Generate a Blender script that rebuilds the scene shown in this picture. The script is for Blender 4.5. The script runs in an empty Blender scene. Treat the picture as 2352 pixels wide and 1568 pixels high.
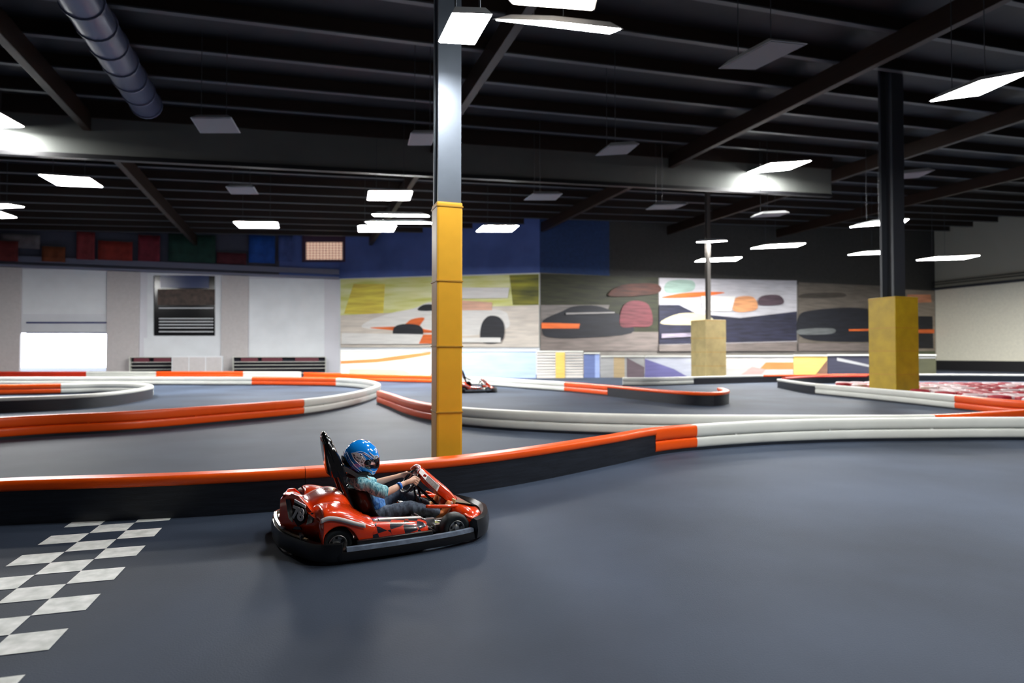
import bpy, bmesh, math, random
from mathutils import Vector, Matrix, noise
random.seed(7)
C = bpy.context.scene.collection
PI = math.pi
# ------------------------------------------------------------------ camera, world, exposure
F, CX, CY, EYE = 1430.0, 1176.0, 784.0, 1.7
PITCH = math.atan(28/1430)
cam_d = bpy.data.cameras.new('camera'); cam = bpy.data.objects.new('camera', cam_d); C.objects.link(cam)
cam_d.sensor_width = 36; cam_d.lens = 36*F/2352; cam_d.clip_end = 300
cam.location = (0, 0, EYE); cam.rotation_euler = (PI/2+PITCH, 0, 0)
cam_d.dof.use_dof = True; cam_d.dof.focus_distance = 5.5; cam_d.dof.aperture_fstop = 1.1
bpy.context.scene.camera = cam
vs = bpy.context.scene.view_settings
vs.view_transform = 'Standard'; vs.look = 'None'; vs.gamma = 1; vs.use_curve_mapping = False; vs.exposure = 0.35
W = bpy.data.worlds.new('sky'); bpy.context.scene.world = W; W.use_nodes = True
W.node_tree.nodes['Background'].inputs[0].default_value = (.86, .9, 1, 1)
W.node_tree.nodes['Background'].inputs[1].default_value = 6.0
LAMP_FAR, LAMP_MID, LAMP_NEAR, LAMP_OVER = 150, 120, 90, 85

# ------------------------------------------------------------------ places measured as real distances
def ray(u, v):
    x = (u-CX)/F; z = -(v-CY)/F
    return Vector((x, math.cos(PITCH)-z*math.sin(PITCH), math.sin(PITCH)+z*math.cos(PITCH)))
def at_z(u, v, z=0):
    r = ray(u, v); t = (z-EYE)/r.z
    return Vector((r.x*t, r.y*t, z))
EYEV = Vector((0, 0, EYE))
def at_wall(u, v, p, n):
    r = ray(u, v); t = (p-EYEV).dot(n)/r.dot(n)
    return EYEV+r*t
def at_d(u, d):
    return Vector(((u-CX)/F*d, d, 0))
AZ = math.radians(71)
EB = Vector((math.sin(AZ), math.cos(AZ), 0)); EA = Vector((-math.cos(AZ), math.sin(AZ), 0))
def roof_z(s): return 11.7+.042*(s+10.75)

# ------------------------------------------------------------------ materials
MATS = {}
def mat(name, col, rough=.5, metal=0, coat=0, emit=0, spec=.5, var=0, vscale=5, bump=0, bscale=60, stretch=None, col2=None, alpha=1, contrast=None):
    if name in MATS: return MATS[name]
    m = bpy.data.materials.new(name); m.use_nodes = True; MATS[name] = m
    nt = m.node_tree; b = nt.nodes['Principled BSDF']
    b.inputs['Base Color'].default_value = (*col, 1); b.inputs['Roughness'].default_value = rough
    b.inputs['Metallic'].default_value = metal; b.inputs['Coat Weight'].default_value = coat
    b.inputs['Specular IOR Level'].default_value = spec
    b.inputs['Coat Roughness'].default_value = .04
    b.inputs['Alpha'].default_value = alpha
    if emit:
        b.inputs['Emission Color'].default_value = (*col, 1); b.inputs['Emission Strength'].default_value = emit
    if var or bump or col2:
        tc = nt.nodes.new('ShaderNodeTexCoord'); src = tc.outputs['Object']
        if stretch:
            mp = nt.nodes.new('ShaderNodeMapping'); mp.inputs['Scale'].default_value = stretch
            nt.links.new(src, mp.inputs[0]); src = mp.outputs[0]
        if var or col2:
            n = nt.nodes.new('ShaderNodeTexNoise'); n.inputs['Scale'].default_value = vscale; n.inputs['Detail'].default_value = 5
            nt.links.new(src, n.inputs['Vector'])
            r = nt.nodes.new('ShaderNodeValToRGB')
            c1 = tuple(max(0, c*(1-var)) for c in col); c2 = col2 or tuple(min(1, c*(1+var)) for c in col)
            lo, hi = contrast or (.3, .7)
            r.color_ramp.elements[0].position = lo; r.color_ramp.elements[1].position = hi
            r.color_ramp.elements[0].color = (*c1, 1); r.color_ramp.elements[1].color = (*c2, 1)
            nt.links.new(n.outputs['Fac'], r.inputs[0]); nt.links.new(r.outputs[0], b.inputs['Base Color'])
        if bump:
            n = nt.nodes.new('ShaderNodeTexNoise'); n.inputs['Scale'].default_value = bscale; n.inputs['Detail'].default_value = 3
            nt.links.new(src, n.inputs['Vector'])
            bp = nt.nodes.new('ShaderNodeBump'); bp.inputs['Strength'].default_value = bump; bp.inputs['Distance'].default_value = .01
            nt.links.new(n.outputs['Fac'], bp.inputs['Height']); nt.links.new(bp.outputs[0], b.inputs['Normal'])
    return m
M_floor = mat('coated_asphalt', (.043, .057, .086), .6, var=.4, vscale=.3, bump=.25, bscale=90, spec=.1)
M_white = mat('white_barrier_plastic', (.74, .75, .69), .38, var=.06, vscale=1.5)
M_orange = mat('orange_barrier_plastic', (1, .1, .004), .34, var=.08, vscale=1.5)
M_redp = mat('red_barrier_plastic', (.7, .04, .015), .36, var=.08, vscale=1.5)
M_skirt = mat('black_rubber_belt', (.012, .015, .022), .42, var=.4, vscale=3, stretch=(1, 1, 12), bump=.2, bscale=12)
M_paintw = mat('white_floor_paint', (.82, .85, .8), .6, var=.22, vscale=9)
M_wallw = mat('white_wall_paint', (.7, .7, .76), .8, var=.04, vscale=.5)
M_wallg = mat('warm_grey_pilaster', (.56, .53, .53), .8, var=.05)
M_wallp = mat('pale_grey_panel', (.78, .81, .85), .7, var=.05, vscale=.7)
M_blue = mat('blue_wall_paint', (.09, .15, .42), .75, var=.2, vscale=.4)
M_dark = mat('charcoal_wall', (.03, .032, .04), .8, var=.3, vscale=.6)
M_beige = mat('beige_wall', (.8, .77, .64), .75, var=.05)
M_taupe = mat('taupe_wall', (.21, .19, .17), .75, var=.15, vscale=.6)
M_deck = mat('roof_insulation', (.009, .009, .012), .6, var=.35, vscale=.6, bump=.5, bscale=3)
M_wood = mat('dark_roof_timber', (.018, .008, .004), .6, var=.3, vscale=4, stretch=(1, 1, 8))
M_steel = mat('dull_steel', (.07, .08, .09), .45, metal=.3, var=.15, vscale=3)
M_steelL = mat('galvanised_steel', (.17, .2, .24), .4, metal=.4, var=.1, vscale=2)
M_yellow = mat('yellow_column_pad', (.82, .42, .02), .45, var=.06, vscale=3)
M_yel2 = mat('mustard_column_pad', (.5, .33, .01), .5, var=.15, vscale=2)
M_yel3 = mat('pale_mustard_pad', (.45, .36, .16), .5, var=.15, vscale=2)
M_housing = mat('lamp_housing', (.55, .57, .58), .4, metal=.2)
M_off = mat('unlit_diffuser', (.25, .25, .27), .5)
M_curtain = mat('bulkhead_board', (.13, .14, .13), .8, var=.12, vscale=.4)

# ------------------------------------------------------------------ mesh helpers
def new(name, bm, m, parent=None, smooth=False, mats=None):
    me = bpy.data.meshes.new(name)
    bmesh.ops.recalc_face_normals(bm, faces=bm.faces[:])
    bm.to_mesh(me); bm.free()
    for k in (mats or [m]): me.materials.append(k)
    if smooth:
        for p in me.polygons: p.use_smooth = True
    o = bpy.data.objects.new(name, me); C.objects.link(o)
    if parent: o.parent = parent
    return o
def tag(o, label, cat, group=None, kind=None):
    o['label'] = label; o['category'] = cat
    if group: o['group'] = group
    if kind: o['kind'] = kind
    return o
def thing(name, label, cat, loc=(0, 0, 0), rz=0, group=None):
    o = bpy.data.objects.new(name, None); C.objects.link(o); o.empty_display_size = .1
    o.location = loc; o.rotation_euler = (0, 0, rz)
    return tag(o, label, cat, group)
def struct(o): o['kind'] = 'structure'; return o
def smooth_by(o, ang=35):
    me = o.data
    for p in me.polygons: p.use_smooth = True
    bm = bmesh.new(); bm.from_mesh(me)
    for e in bm.edges:
        e.smooth = not (len(e.link_faces) == 2 and e.calc_face_angle(0) > math.radians(ang))
    bm.to_mesh(me); bm.free(); return o
def box(bm, c, s, rot=None, bevel=0):
    r = bmesh.ops.create_cube(bm, size=1)
    M = Matrix.Translation(Vector(c)) @ (rot.to_4x4() if rot else Matrix.Identity(4)) @ Matrix.Diagonal((*s, 1))
    bmesh.ops.transform(bm, matrix=M, verts=r['verts'])
    if bevel:
        es = list({e for v in r['verts'] for e in v.link_edges})
        bmesh.ops.bevel(bm, geom=es, offset=bevel, segments=2, affect='EDGES', profile=.7)
def basis(d, up=Vector((0, 0, 1))):
    d = d.normalized()
    if abs(d.dot(up)) > .98: up = Vector((0, 1, 0)) if abs(d.y) < .9 else Vector((1, 0, 0))
    a = d.cross(up).normalized(); b = a.cross(d).normalized(); return a, b
def tube(bm, pts, rad, seg=10, closed=False, cap=True, sx=1, sy=1, up=Vector((0, 0, 1))):
    pts = [Vector(p) for p in pts]; n = len(pts)
    rad = rad if isinstance(rad, (list, tuple)) else [rad]*n
    rings = []
    for i, p in enumerate(pts):
        if closed: d = pts[(i+1) % n]-pts[i-1]
        else: d = pts[min(i+1, n-1)]-pts[max(i-1, 0)]
        a, b = basis(d, up)
        rings.append([bm.verts.new(p+(a*math.cos(t)*sx+b*math.sin(t)*sy)*rad[i]) for t in [2*PI*k/seg for k in range(seg)]])
    for i in range(n if closed else n-1):
        A, B = rings[i], rings[(i+1) % n]
        for k in range(seg): bm.faces.new((A[k], A[(k+1) % seg], B[(k+1) % seg], B[k]))
    if cap and not closed:
        bm.faces.new(rings[0][::-1]); bm.faces.new(rings[-1])
def spline(pts, n=8, closed=False):
    pts = [Vector(p) for p in pts]; out = []; N = len(pts)
    for i in range(N if closed else N-1):
        g = (lambda k: pts[k % N]) if closed else (lambda k: pts[min(max(k, 0), N-1)])
        p0, p1, p2, p3 = g(i-1), g(i), g(i+1), g(i+2)
        for j in range(n):
            t = j/n
            out.append(.5*((2*p1)+(p2-p0)*t+(2*p0-5*p1+4*p2-p3)*t*t+(3*p1-p0-3*p2+p3)*t**3))
    if not closed: out.append(pts[-1])
    return out
def sweep(bm, path, prof, closed_prof=True):
    """prof: list of (side, z) ; path horizontal"""
    rings = []; n = len(path)
    for i, p in enumerate(path):
        d = path[min(i+1, n-1)]-path[max(i-1, 0)]; d.z = 0; d.normalize(); a = Vector((d.y, -d.x, 0))
        rings.append([bm.verts.new(p+a*s+Vector((0, 0, z))) for s, z in prof])
    k = len(prof)
    for i in range(n-1):
        for j in range(k if closed_prof else k-1):
            bm.faces.new((rings[i][j], rings[i][(j+1) % k], rings[i+1][(j+1) % k], rings[i+1][j]))
    if closed_prof: bm.faces.new(rings[0]); bm.faces.new(rings[-1][::-1])
def loft(bm, rings, closed=True, caps=True):
    R = [[bm.verts.new(Vector(p)) for p in r] for r in rings]; k = len(R[0])
    for i in range(len(R)-1):
        for j in range(k if closed else k-1):
            bm.faces.new((R[i][j], R[i][(j+1) % k], R[i+1][(j+1) % k], R[i+1][j]))
    if caps and closed: bm.faces.new(R[0][::-1]); bm.faces.new(R[-1])
def lathe_y(bm, prof, seg=32, c=(0, 0, 0)):
    """prof (r, y) revolved about the y axis through c"""
    c = Vector(c); rings = []
    for r, y in prof: rings.append([bm.verts.new(c+Vector((r*math.cos(t), y, r*math.sin(t)))) for t in [2*PI*k/seg for k in range(seg)]])
    for i in range(len(rings)-1):
        for k in range(seg): bm.faces.new((rings[i][k], rings[i][(k+1) % seg], rings[i+1][(k+1) % seg], rings[i+1][k]))
    return rings
def poly(bm, pts, thick, n):
    """flat sheet polygon with thickness going along -n"""
    a = [bm.verts.new(p) for p in pts]; b = [bm.verts.new(p-n*thick) for p in pts]
    bm.faces.new(a); bm.faces.new(b[::-1]); k = len(a)
    for i in range(k): bm.faces.new((a[i], a[(i+1) % k], b[(i+1) % k], b[i]))
def subsurf(o, lv=2):
    m = o.modifiers.new('sub', 'SUBSURF'); m.levels = lv; m.render_levels = lv; return o
def copy_tree(o, parent=None):
    c = o.copy(); C.objects.link(c); c.parent = parent
    for ch in list(o.children): copy_tree(ch, c)
    return c
def bake_remesh(name, bm, voxel, m, parent=None, smooth_it=4, disp=None):
    """fuse overlapping limbs into one continuous skin"""
    me = bpy.data.meshes.new('t'); bmesh.ops.recalc_face_normals(bm, faces=bm.faces[:]); bm.to_mesh(me); bm.free()
    o = bpy.data.objects.new('t', me); C.objects.link(o)
    r = o.modifiers.new('r', 'REMESH'); r.mode = 'VOXEL'; r.voxel_size = voxel; r.use_smooth_shade = True
    s = o.modifiers.new('s', 'SMOOTH'); s.factor = .5; s.iterations = smooth_it
    dg = bpy.context.evaluated_depsgraph_get(); dg.update()
    out = bpy.data.meshes.new_from_object(o.evaluated_get(dg), depsgraph=dg)
    bpy.data.objects.remove(o); bpy.data.meshes.remove(me)
    out.name = name
    if disp:
        for v in out.vertices: v.co = disp(v.co, v.normal)
    out.materials.clear(); out.materials.append(m)
    for p in out.polygons: p.use_smooth = True
    n = bpy.data.objects.new(name, out); C.objects.link(n)
    if parent: n.parent = parent
    return n
def capsule(bm, pts, rad, seg=14, sx=1, sy=1, up=Vector((0, 0, 1))):
    """limb: tapered tube with rounded ends"""
    pts = [Vector(p) for p in pts]; d0 = (pts[0]-pts[1]).normalized(); d1 = (pts[-1]-pts[-2]).normalized()
    P = [pts[0]+d0*rad[0]*.9, pts[0]+d0*rad[0]*.6]+pts+[pts[-1]+d1*rad[-1]*.6, pts[-1]+d1*rad[-1]*.9]
    R = [rad[0]*.3, rad[0]*.78]+list(rad)+[rad[-1]*.78, rad[-1]*.3]
    tube(bm, P, R, seg, sx=sx, sy=sy, up=up)
def ball(bm, c, r, sc=(1, 1, 1), seg=16):
    q = bmesh.ops.create_uvsphere(bm, u_segments=seg, v_segments=seg//2+2, radius=r)
    bmesh.ops.transform(bm, matrix=Matrix.Translation(Vector(c)) @ Matrix.Diagonal((*sc, 1)), verts=q['verts'])

# ------------------------------------------------------------------ room shell
bm = bmesh.new(); vv = [bm.verts.new(p) for p in [(-60, -14, 0), (62, -14, 0), (62, 78, 0), (-60, 78, 0)]]; bm.faces.new(vv)
struct(new('floor', bm, M_floor))

def wall(name, a, b, z0, z1, m, thick=.3, n=None, lift=None):
    d = (b-a).normalized(); nn = n or Vector((d.y, -d.x, 0))
    bm = bmesh.new(); o = nn*(-thick)
    z0a, z0b = (z0 if isinstance(z0, tuple) else (z0, z0)); z1a, z1b = (z1 if isinstance(z1, tuple) else (z1, z1))
    lo = [Vector((a.x, a.y, z0a)), Vector((b.x, b.y, z0b)), Vector((b.x, b.y, z1b)), Vector((a.x, a.y, z1a))]
    poly(bm, lo, thick, nn)
    return struct(new(name, bm, m))
WL0 = at_d(0, 47); W780 = WL0+EB*24.7; WLS = WL0-EB*14
NB = Vector((EB.y, -EB.x, 0))                     # towards the camera
W1240 = at_d(1240, 51); W2150 = W1240+EB*44.8; WR = W2150-EA*60
# left back wall with door opening (daylight) and a dark window recess
def bw(u): # distance along EB from WL0 of pixel column u on the left back wall
    p = at_wall(u, 812, WL0, NB); return (p-WL0).dot(EB)
def bz(v, u=400): return at_wall(u, v, WL0, NB).z
ox0, ox1, oz1 = bw(45), bw(264), bz(765, 150)
def seg(name, s0, s1, z0, z1, m, off=0, thick=.3):
    return wall(name, WL0+EB*s0+NB*off, WL0+EB*s1+NB*off, z0, z1, m, thick)
bm = bmesh.new()
def wq(s0, s1, z0, z1): poly(bm, [WL0+EB*s0+Vector((0, 0, z0)), WL0+EB*s1+Vector((0, 0, z0)), WL0+EB*s1+Vector((0, 0, z1)), WL0+EB*s0+Vector((0, 0, z1))], .3, NB)
wx0, wx1, wz0, wz1 = bw(350), bw(505), bz(772), bz(630)
wq(-14, ox0, 0, 8.3); wq(ox0, ox1, oz1, 8.3); wq(ox1, wx0, 0, 8.3); wq(wx0, wx1, 0, wz0); wq(wx0, wx1, wz1, 8.3); wq(wx1, 24.7, 0, 8.3)
struct(new('wall_back', bm, M_wallw))
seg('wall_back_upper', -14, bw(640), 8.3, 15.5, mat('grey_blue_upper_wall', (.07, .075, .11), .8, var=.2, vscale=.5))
seg('wall_back_blue', bw(640), 24.7, 8.3, 15.5, M_blue)
# ledges of the upper floor
bm = bmesh.new()
for z, h, dep in ((8.35, .16, .5), (8.72, .08, .42), (8.95, .34, .3)):
    c = WL0+EB*5.35+NB*(dep/2)+Vector((0, 0, z)); box(bm, c, (38.6, dep, h), Matrix.Rotation(PI/2-AZ, 3, 'Z'))
struct(new('trim_1', bm, mat('ledge_grey', (.2, .21, .3), .6)))
# pilasters
pl = []
for i, (u0, u1) in enumerate(((-60, 48), (246, 320), (508, 570))):
    bm = bmesh.new(); s0, s1 = bw(u0), bw(u1)
    box(bm, WL0+EB*((s0+s1)/2)+NB*.12+Vector((0, 0, 4.12)), (s1-s0, .24, 8.24), Matrix.Rotation(PI/2-AZ, 3, 'Z'), .02)
    struct(new('trim_%d' % (i+2), bm, M_wallg))
# window recess: frame, dark pane, blue upper pane, blinds
wn = bpy.data.objects.new('window_1', None); C.objects.link(wn); wn['kind'] = 'structure'
def wrect(name, u0, u1, v0, v1, off, m, th=.06, parent=wn):
    bm = bmesh.new(); pts = [at_wall(u, v, WL0+NB*off, NB) for u, v in ((u0, v1), (u1, v1), (u1, v0), (u0, v0))]
    poly(bm, pts, th, NB); return new(name, bm, m, parent)
wrect('pane', 350, 505, 630, 772, -.2, mat('dark_glass', (.006, .006, .008), .15))
wrect('upper_pane', 368, 480, 632, 661, -.17, mat('blue_glass', (.01, .03, .13), .2), .02)
wrect('shelf_band', 362, 500, 664, 700, -.17, mat('brown_band', (.07, .045, .035), .6, var=.5, vscale=3), .02)
for u0, u1 in ((338, 352), (494, 510)): wrect('jamb', u0, u1, 626, 774, .03, M_wallp, .3)
for v in (630, 774): wrect('rail', 338, 510, v-3, v+2, .04, M_wallp, .3)
bm = bmesh.new()
for v in (707, 731, 738, 745, 752, 761):
    poly(bm, [at_wall(u, w, WL0-NB*.12, NB) for u, w in ((365, v+1.4), (490, v+1.4), (490, v-.6), (365, v-.6))], .03, NB)
new('blind_slats', bm, M_wallp, wn)
# rolled door above the bright opening
dn = bpy.data.objects.new('door_1', None); C.objects.link(dn); dn['kind'] = 'structure'
bm = bmesh.new()
for k in range(10):
    v = 724+k*4; poly(bm, [at_wall(u, w, WL0+NB*.1, NB) for u, w in ((50, v+2.6), (258, v+2.6), (258, v), (50, v))], .08, NB)
new('roller_slats', bm, M_wallp, dn)
bm = bmesh.new()
for v, h in ((739, 3), (763, 2.5)): poly(bm, [at_wall(u, w, WL0+NB*.16, NB) for u, w in ((60, v+h), (250, v+h), (250, v), (60, v))], .1, NB)
new('roller_bar', bm, mat('navy_bar', (.02, .03, .16), .5), dn)
# plain cladding panels
for i, (u0, u1, v0, v1) in enumerate(((52, 244, 618, 722), (330, 520, 776, 846), (572, 745, 640, 846))):
    bm = bmesh.new(); poly(bm, [at_wall(u, w, WL0+NB*.05, NB) for u, w in ((u0, v1), (u1, v1), (u1, v0), (u0, v0))], .04, NB)
    struct(new('trim_%d' % (i+5), bm, M_wallp))

ND1 = (W1240-W780).normalized(); N1 = Vector((ND1.y, -ND1.x, 0))
wall('wall_corner', W780, W1240, 0, 8.35, M_wallp, n=N1)
wall('wall_corner_upper', W780, W1240, 8.35, 15.8, M_blue, n=N1)
u1400 = W1240+EB*6.4
wall('wall_far', W1240, W2150, 0, 8.35, M_taupe)
wall('wall_far_blue', W1240, u1400, 8.35, 16, mat('dimmed_blue_wall', (.02, .05, .15), .8, var=.2))  # blue wall continues; its fade away from the lamps is put into the colour
wall('wall_far_upper', u1400, W2150, 8.35, 17.5, mat('dimmed_upper_wall', (.05, .048, .044), .8, var=.15))  # dark colour stands in for the lamplight falling off along this wall
NR = -EB
wall('wall_right', WR, W2150, 1.0, 8.45, M_beige, n=NR)
wall('wall_right_dado', WR+NR*.08, W2150+NR*.08, 0, 1.0, mat('black_dado', (.01, .01, .012), .5), n=NR)
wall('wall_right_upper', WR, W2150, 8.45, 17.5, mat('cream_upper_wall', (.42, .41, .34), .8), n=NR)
bm = bmesh.new()
for z, dep, h in ((8.5, .5, .22), (8.95, .3, .06), (9.2, .3, .06)):
    c = (WR+W2150)/2+NR*dep/2+Vector((0, 0, z)); box(bm, c, (60, dep, h), Matrix.Rotation(PI-AZ, 3, 'Z'))
struct(new('trim_8', bm, M_dark))
# closing walls never in view
LW = WLS
wall('wall_left', LW-EA*75, LW, 0, 16, M_wallg, n=EB)
wall('wall_behind', LW-EA*62, LW-EA*62+EB*112, 0, 17.5, M_dark, n=EA)
bm = bmesh.new()
rc = []
for s, a in ((-52, -30), (75, -30), (75, 75), (-52, 75)):
    p = EB*s+EA*a; rc.append(Vector((p.x, p.y, roof_z(s))))
poly(bm, rc, -.3, Vector((0, 0, 1)))
struct(new('ceiling', bm, M_deck))
# purlins (run along EB, rise with the roof) and timber girders (run along EA)
sl = math.atan(.042); RB = Matrix.Rotation(PI/2-AZ, 3, 'Z') @ Matrix.Rotation(-sl, 3, 'Y')
def purlin_mesh():
    t = thing('roof_purlin', 'x', 'beam')
    b1 = bmesh.new(); box(b1, (0, 0, -.22), (118, .14, .44), bevel=.01); new('web', b1, M_wood, t)
    b2 = bmesh.new(); box(b2, (0, 0, -.46), (118, .2, .05)); new('bottom_flange', b2, mat('lit_edge_grey', (.07, .075, .085), .5), t)  # paler colour stands in for light catching the purlin's lower edge
    return t
pur = purlin_mesh(); first = True
a_list = [13+2.35*k for k in range(21)]
for k, a in enumerate(a_list):
    o = pur if first else copy_tree(pur); first = False
    s = 12; p = EB*s+EA*a; o.location = (p.x, p.y, roof_z(s)); o.rotation_euler = RB.to_euler()
    tag(o, 'dark timber roof purlin with its lower edge coloured paler as if lit, running under the black roof deck', 'beam', 'roof purlins')
g0 = None
for k, s in enumerate((-22, -8, 6, 19, 31, 43)):
    if g0 is None:
        b1 = bmesh.new(); box(b1, (0, 0, -.85), (.28, 60, .75), bevel=.02)
        o = g0 = new('roof_girder', b1, mat('glulam_girder', (.02, .008, .003), .5, var=.25, vscale=2, stretch=(1, .1, 6)))
    else:
        o = g0.copy(); C.objects.link(o)
    p = EB*s+EA*40; o.location = (p.x, p.y, roof_z(s)); o.rotation_euler = (0, 0, PI/2-AZ)
    tag(o, 'deep brown laminated girder crossing below the roof purlins toward the far wall', 'beam', 'laminated roof girders')
# bulkhead board hanging across the hall
cb = at_z(0, 345, 9.5)
ca_ = cb-EB*14; cbb = cb+EB*41
bm = bmesh.new(); p0, p1 = Vector((ca_.x, ca_.y, 9.5-.59)), Vector((cbb.x, cbb.y, 9.5+.042*41))
poly(bm, [p0, p1, p1+Vector((0, 0, 1.55)), p0+Vector((0, 0, 1.55))], .12, NB)
bk = thing('ceiling_bulkhead', 'long pale board hanging across the hall under the roof with a black lower edge', 'bulkhead')
new('board', bm, M_curtain, bk)
bm = bmesh.new(); poly(bm, [p0+NB*.08+Vector((0, 0, -.16)), p1+NB*.08+Vector((0, 0, -.16)), p1+NB*.08+Vector((0, 0, .02)), p0+NB*.08+Vector((0, 0, .02))], .28, NB)
new('edge_trim', bm, mat('black_edge', (.008, .008, .01), .4), bk)
bm = bmesh.new(); poly(bm, [p0+Vector((0, 0, 1.5))+NB*.1, p1+Vector((0, 0, 1.5))+NB*.1, p1+Vector((0, 0, 2.3))+NB*.1, p0+Vector((0, 0, 2.3))+NB*.1], .2, NB)
new('top_beam', bm, M_wood, bk)
# ribbed duct at upper left
d0 = at_z(150, -60, 11); d1 = at_z(335, 238, 11)
t = thing('air_duct', 'bluish galvanised air duct under the roof at the upper left', 'duct')
bm = bmesh.new(); tube(bm, [d0-(d1-d0)*.6, d0, (d0+d1)/2, d1], .52, 20); new('duct_pipe', bm, mat('bluish_galvanised', (.1, .12, .2), .35, metal=.3), t, smooth=True)
for k in range(8):
    bm = bmesh.new(); q = d0+(d1-d0)*(k/7); dd = (d1-d0).normalized(); tube(bm, [q-dd*.04, q+dd*.04], .56, 20); new('duct_collar', bm, mat('collar_blue', (.12, .14, .22), .4), t)

# ------------------------------------------------------------------ ceiling lamps
def emis(name, col, s):
    return mat(name, col, .5, emit=s)
E_far = emis('lit_diffuser_far', (1, 1, .98), LAMP_FAR); E_mid = emis('lit_diffuser_mid', (1, .99, .97), LAMP_MID)
E_near = emis('lit_diffuser_near', (1, 1, 1), LAMP_NEAR); E_over = emis('added_diffuser_overhead', (.93, .97, 1), LAMP_OVER)
E_key = emis('added_key_diffuser', (1, .97, .93), 170)  # emission of the added lamp that lights the kart's flank
E_warm = emis('lit_diffuser_warm', (1, .86, .72), LAMP_NEAR*.5)
def lamp(q, z, em, label, group=None, housing=.14, name='ceiling_lamp', rods=True):
    P = [at_z(u, v, z) for u, v in q]; c = sum(P, Vector())/4
    t = thing(name, label, 'ceiling lamp', c, 0, group)
    P = [p-c for p in P]; up = Vector((0, 0, 1))
    b1 = bmesh.new(); poly(b1, P, -.02, up); new('diffuser', b1, em, t)
    b2 = bmesh.new(); lo = [p*1.06+Vector((0, 0, .02)) for p in P]; hi = [p*.8+Vector((0, 0, .02+housing)) for p in P]
    loft(b2, [lo, hi]); new('housing', b2, M_housing, t)
    if rods:
        s = c.dot(EB); top = roof_z(s)-.1-z
        for q_ in (P[0]*.55+P[3]*.1, P[1]*.55+P[2]*.1):
            b3 = bmesh.new(); tube(b3, [Vector((q_.x, q_.y, .1)), Vector((q_.x, q_.y, top))], .012, 6); new('hanger_rod', b3, M_steel, t)
    return t
LZ = 9.0
lamp([(1040, 35), (1128, 38), (1090, 103), (1009, 98)], 5.6, E_near, 'large square lit ceiling lamp in front of the top of the near column', housing=.12)
lamp([(1140, 47), (1260, 50), (1425, 68), (1400, 78)], LZ, E_near, 'long thin lit strip lamp to the right of the near column top')
lamp([(1155, -22), (1372, -26), (1360, 24), (1180, 10)], LZ, E_warm, 'warm orange-tinted lit lamp cut by the top edge of the photo')
lamp([(2138, 233), (2252, 187), (2370, 165), (2250, 219)], LZ, E_near, 'long bright ceiling lamp cut by the right edge of the photo')
lamp([(1715, 398), (1770, 376), (1862, 370), (1812, 390)], 11.95, E_mid, 'lit lamp hanging in front of the pale bulkhead on the right')
lamp([(-70, 262), (0, 262), (54, 292), (-40, 294)], 10.3, E_mid, 'lit lamp cut by the left edge above the pale bulkhead')
lamp([(90, 402), (205, 410), (235, 430), (132, 426)], LZ, E_mid, 'lit lamp at the left just below the pale bulkhead')
lamp([(848, 440), (946, 440), (940, 460), (845, 460)], LZ, E_mid, 'bright boxy lit lamp left of the yellow top of the near column')
lamp([(537, 510), (636, 511), (640, 524), (550, 523)], LZ, E_far, 'lit lamp above the blue wall panel, left of the patterned light box')
lamp([(823, 519), (910, 519), (903, 532), (824, 532)], LZ, E_far, 'lit lamp directly left of the near column, lowest of the three there')
lamp([(1110, 519), (1191, 519), (1175, 532), (1095, 532)], LZ, E_far, 'lit lamp just right of the yellow part of the near column')
lamp([(855, 492.5), (980, 494), (985, 498), (860, 496.5)], LZ, E_far, 'hair-thin lit lamp above two others, left of the near column', rods=False)
lamp([(840, 510), (985, 511), (997, 514), (845, 513)], LZ, E_far, 'thin lit lamp in the middle of three left of the near column', rods=False)
lamp([(-60, 468), (20, 470), (55, 476), (-30, 480)], LZ, E_far, 'upper of two thin lit lamps at the left edge')
lamp([(-60, 487), (0, 487), (38, 500), (-40, 502)], LZ, E_far, 'lower of two thin lit lamps at the left edge')
lamp([(1597, 601), (1613, 595), (1704, 591), (1690, 599)], LZ, E_far, 'lit lamp right above the white and orange wall mural')
lamp([(1725, 571), (1762, 563), (1850, 559), (1830, 567)], LZ, E_far, 'slanting lit lamp up and right of the one above the white mural')
lamp([(1953, 522), (2000, 511), (2087, 504), (2075, 513)], LZ, E_far, 'upper lit lamp of the two above the far mustard column')
lamp([(1948, 586), (1985, 579), (2072, 575), (2045, 582)], LZ, E_far, 'lower lit lamp of the two above the far mustard column')
lamp([(2105, 598), (2150, 591), (2250, 587), (2215, 595)], LZ, E_far, 'lit lamp right of the far mustard column near the beige wall')
lamp([(1600, 556.5), (1640, 554), (1670, 553.5), (1630, 556.5)], LZ, E_far, 'tiny sliver of a lit lamp high above the white mural', rods=False)
for q, lb in (([(1655, 158), (1770, 96), (1850, 104), (1735, 160)], 'unlit grey lamp high at the upper right'),
              ([(1370, 358), (1400, 336), (1466, 332), (1440, 354)], 'unlit grey lamp in front of the middle of the bulkhead'),
              ([(1205, 460), (1225, 446), (1290, 446), (1275, 460)], 'unlit lamp under the bulkhead right of the near column'),
              ([(1485, 482), (1505, 471), (1578, 469), (1550, 480)], 'unlit lamp under the bulkhead, further right than the first'),
              ([(1725, 500), (1750, 492), (1812, 489), (1790, 497)], 'unlit lamp high over the white mural'),
              ([(2020, 416), (2060, 400), (2145, 392), (2110, 408)], 'unlit lamp at right, above the far mustard column'),
              ([(440, 272), (530, 272), (550, 306), (462, 306)], 'unlit grey lamp in front of the bulkhead at left'),
              ([(520, 430), (582, 430), (592, 446), (532, 446)], 'unlit lamp under the bulkhead at left'),
              ([(945, 307), (1000, 307), (990, 334), (938, 334)], 'unlit lamp beside the grey part of the near column')):
    lamp(q, LZ, M_off, lb)
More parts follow.
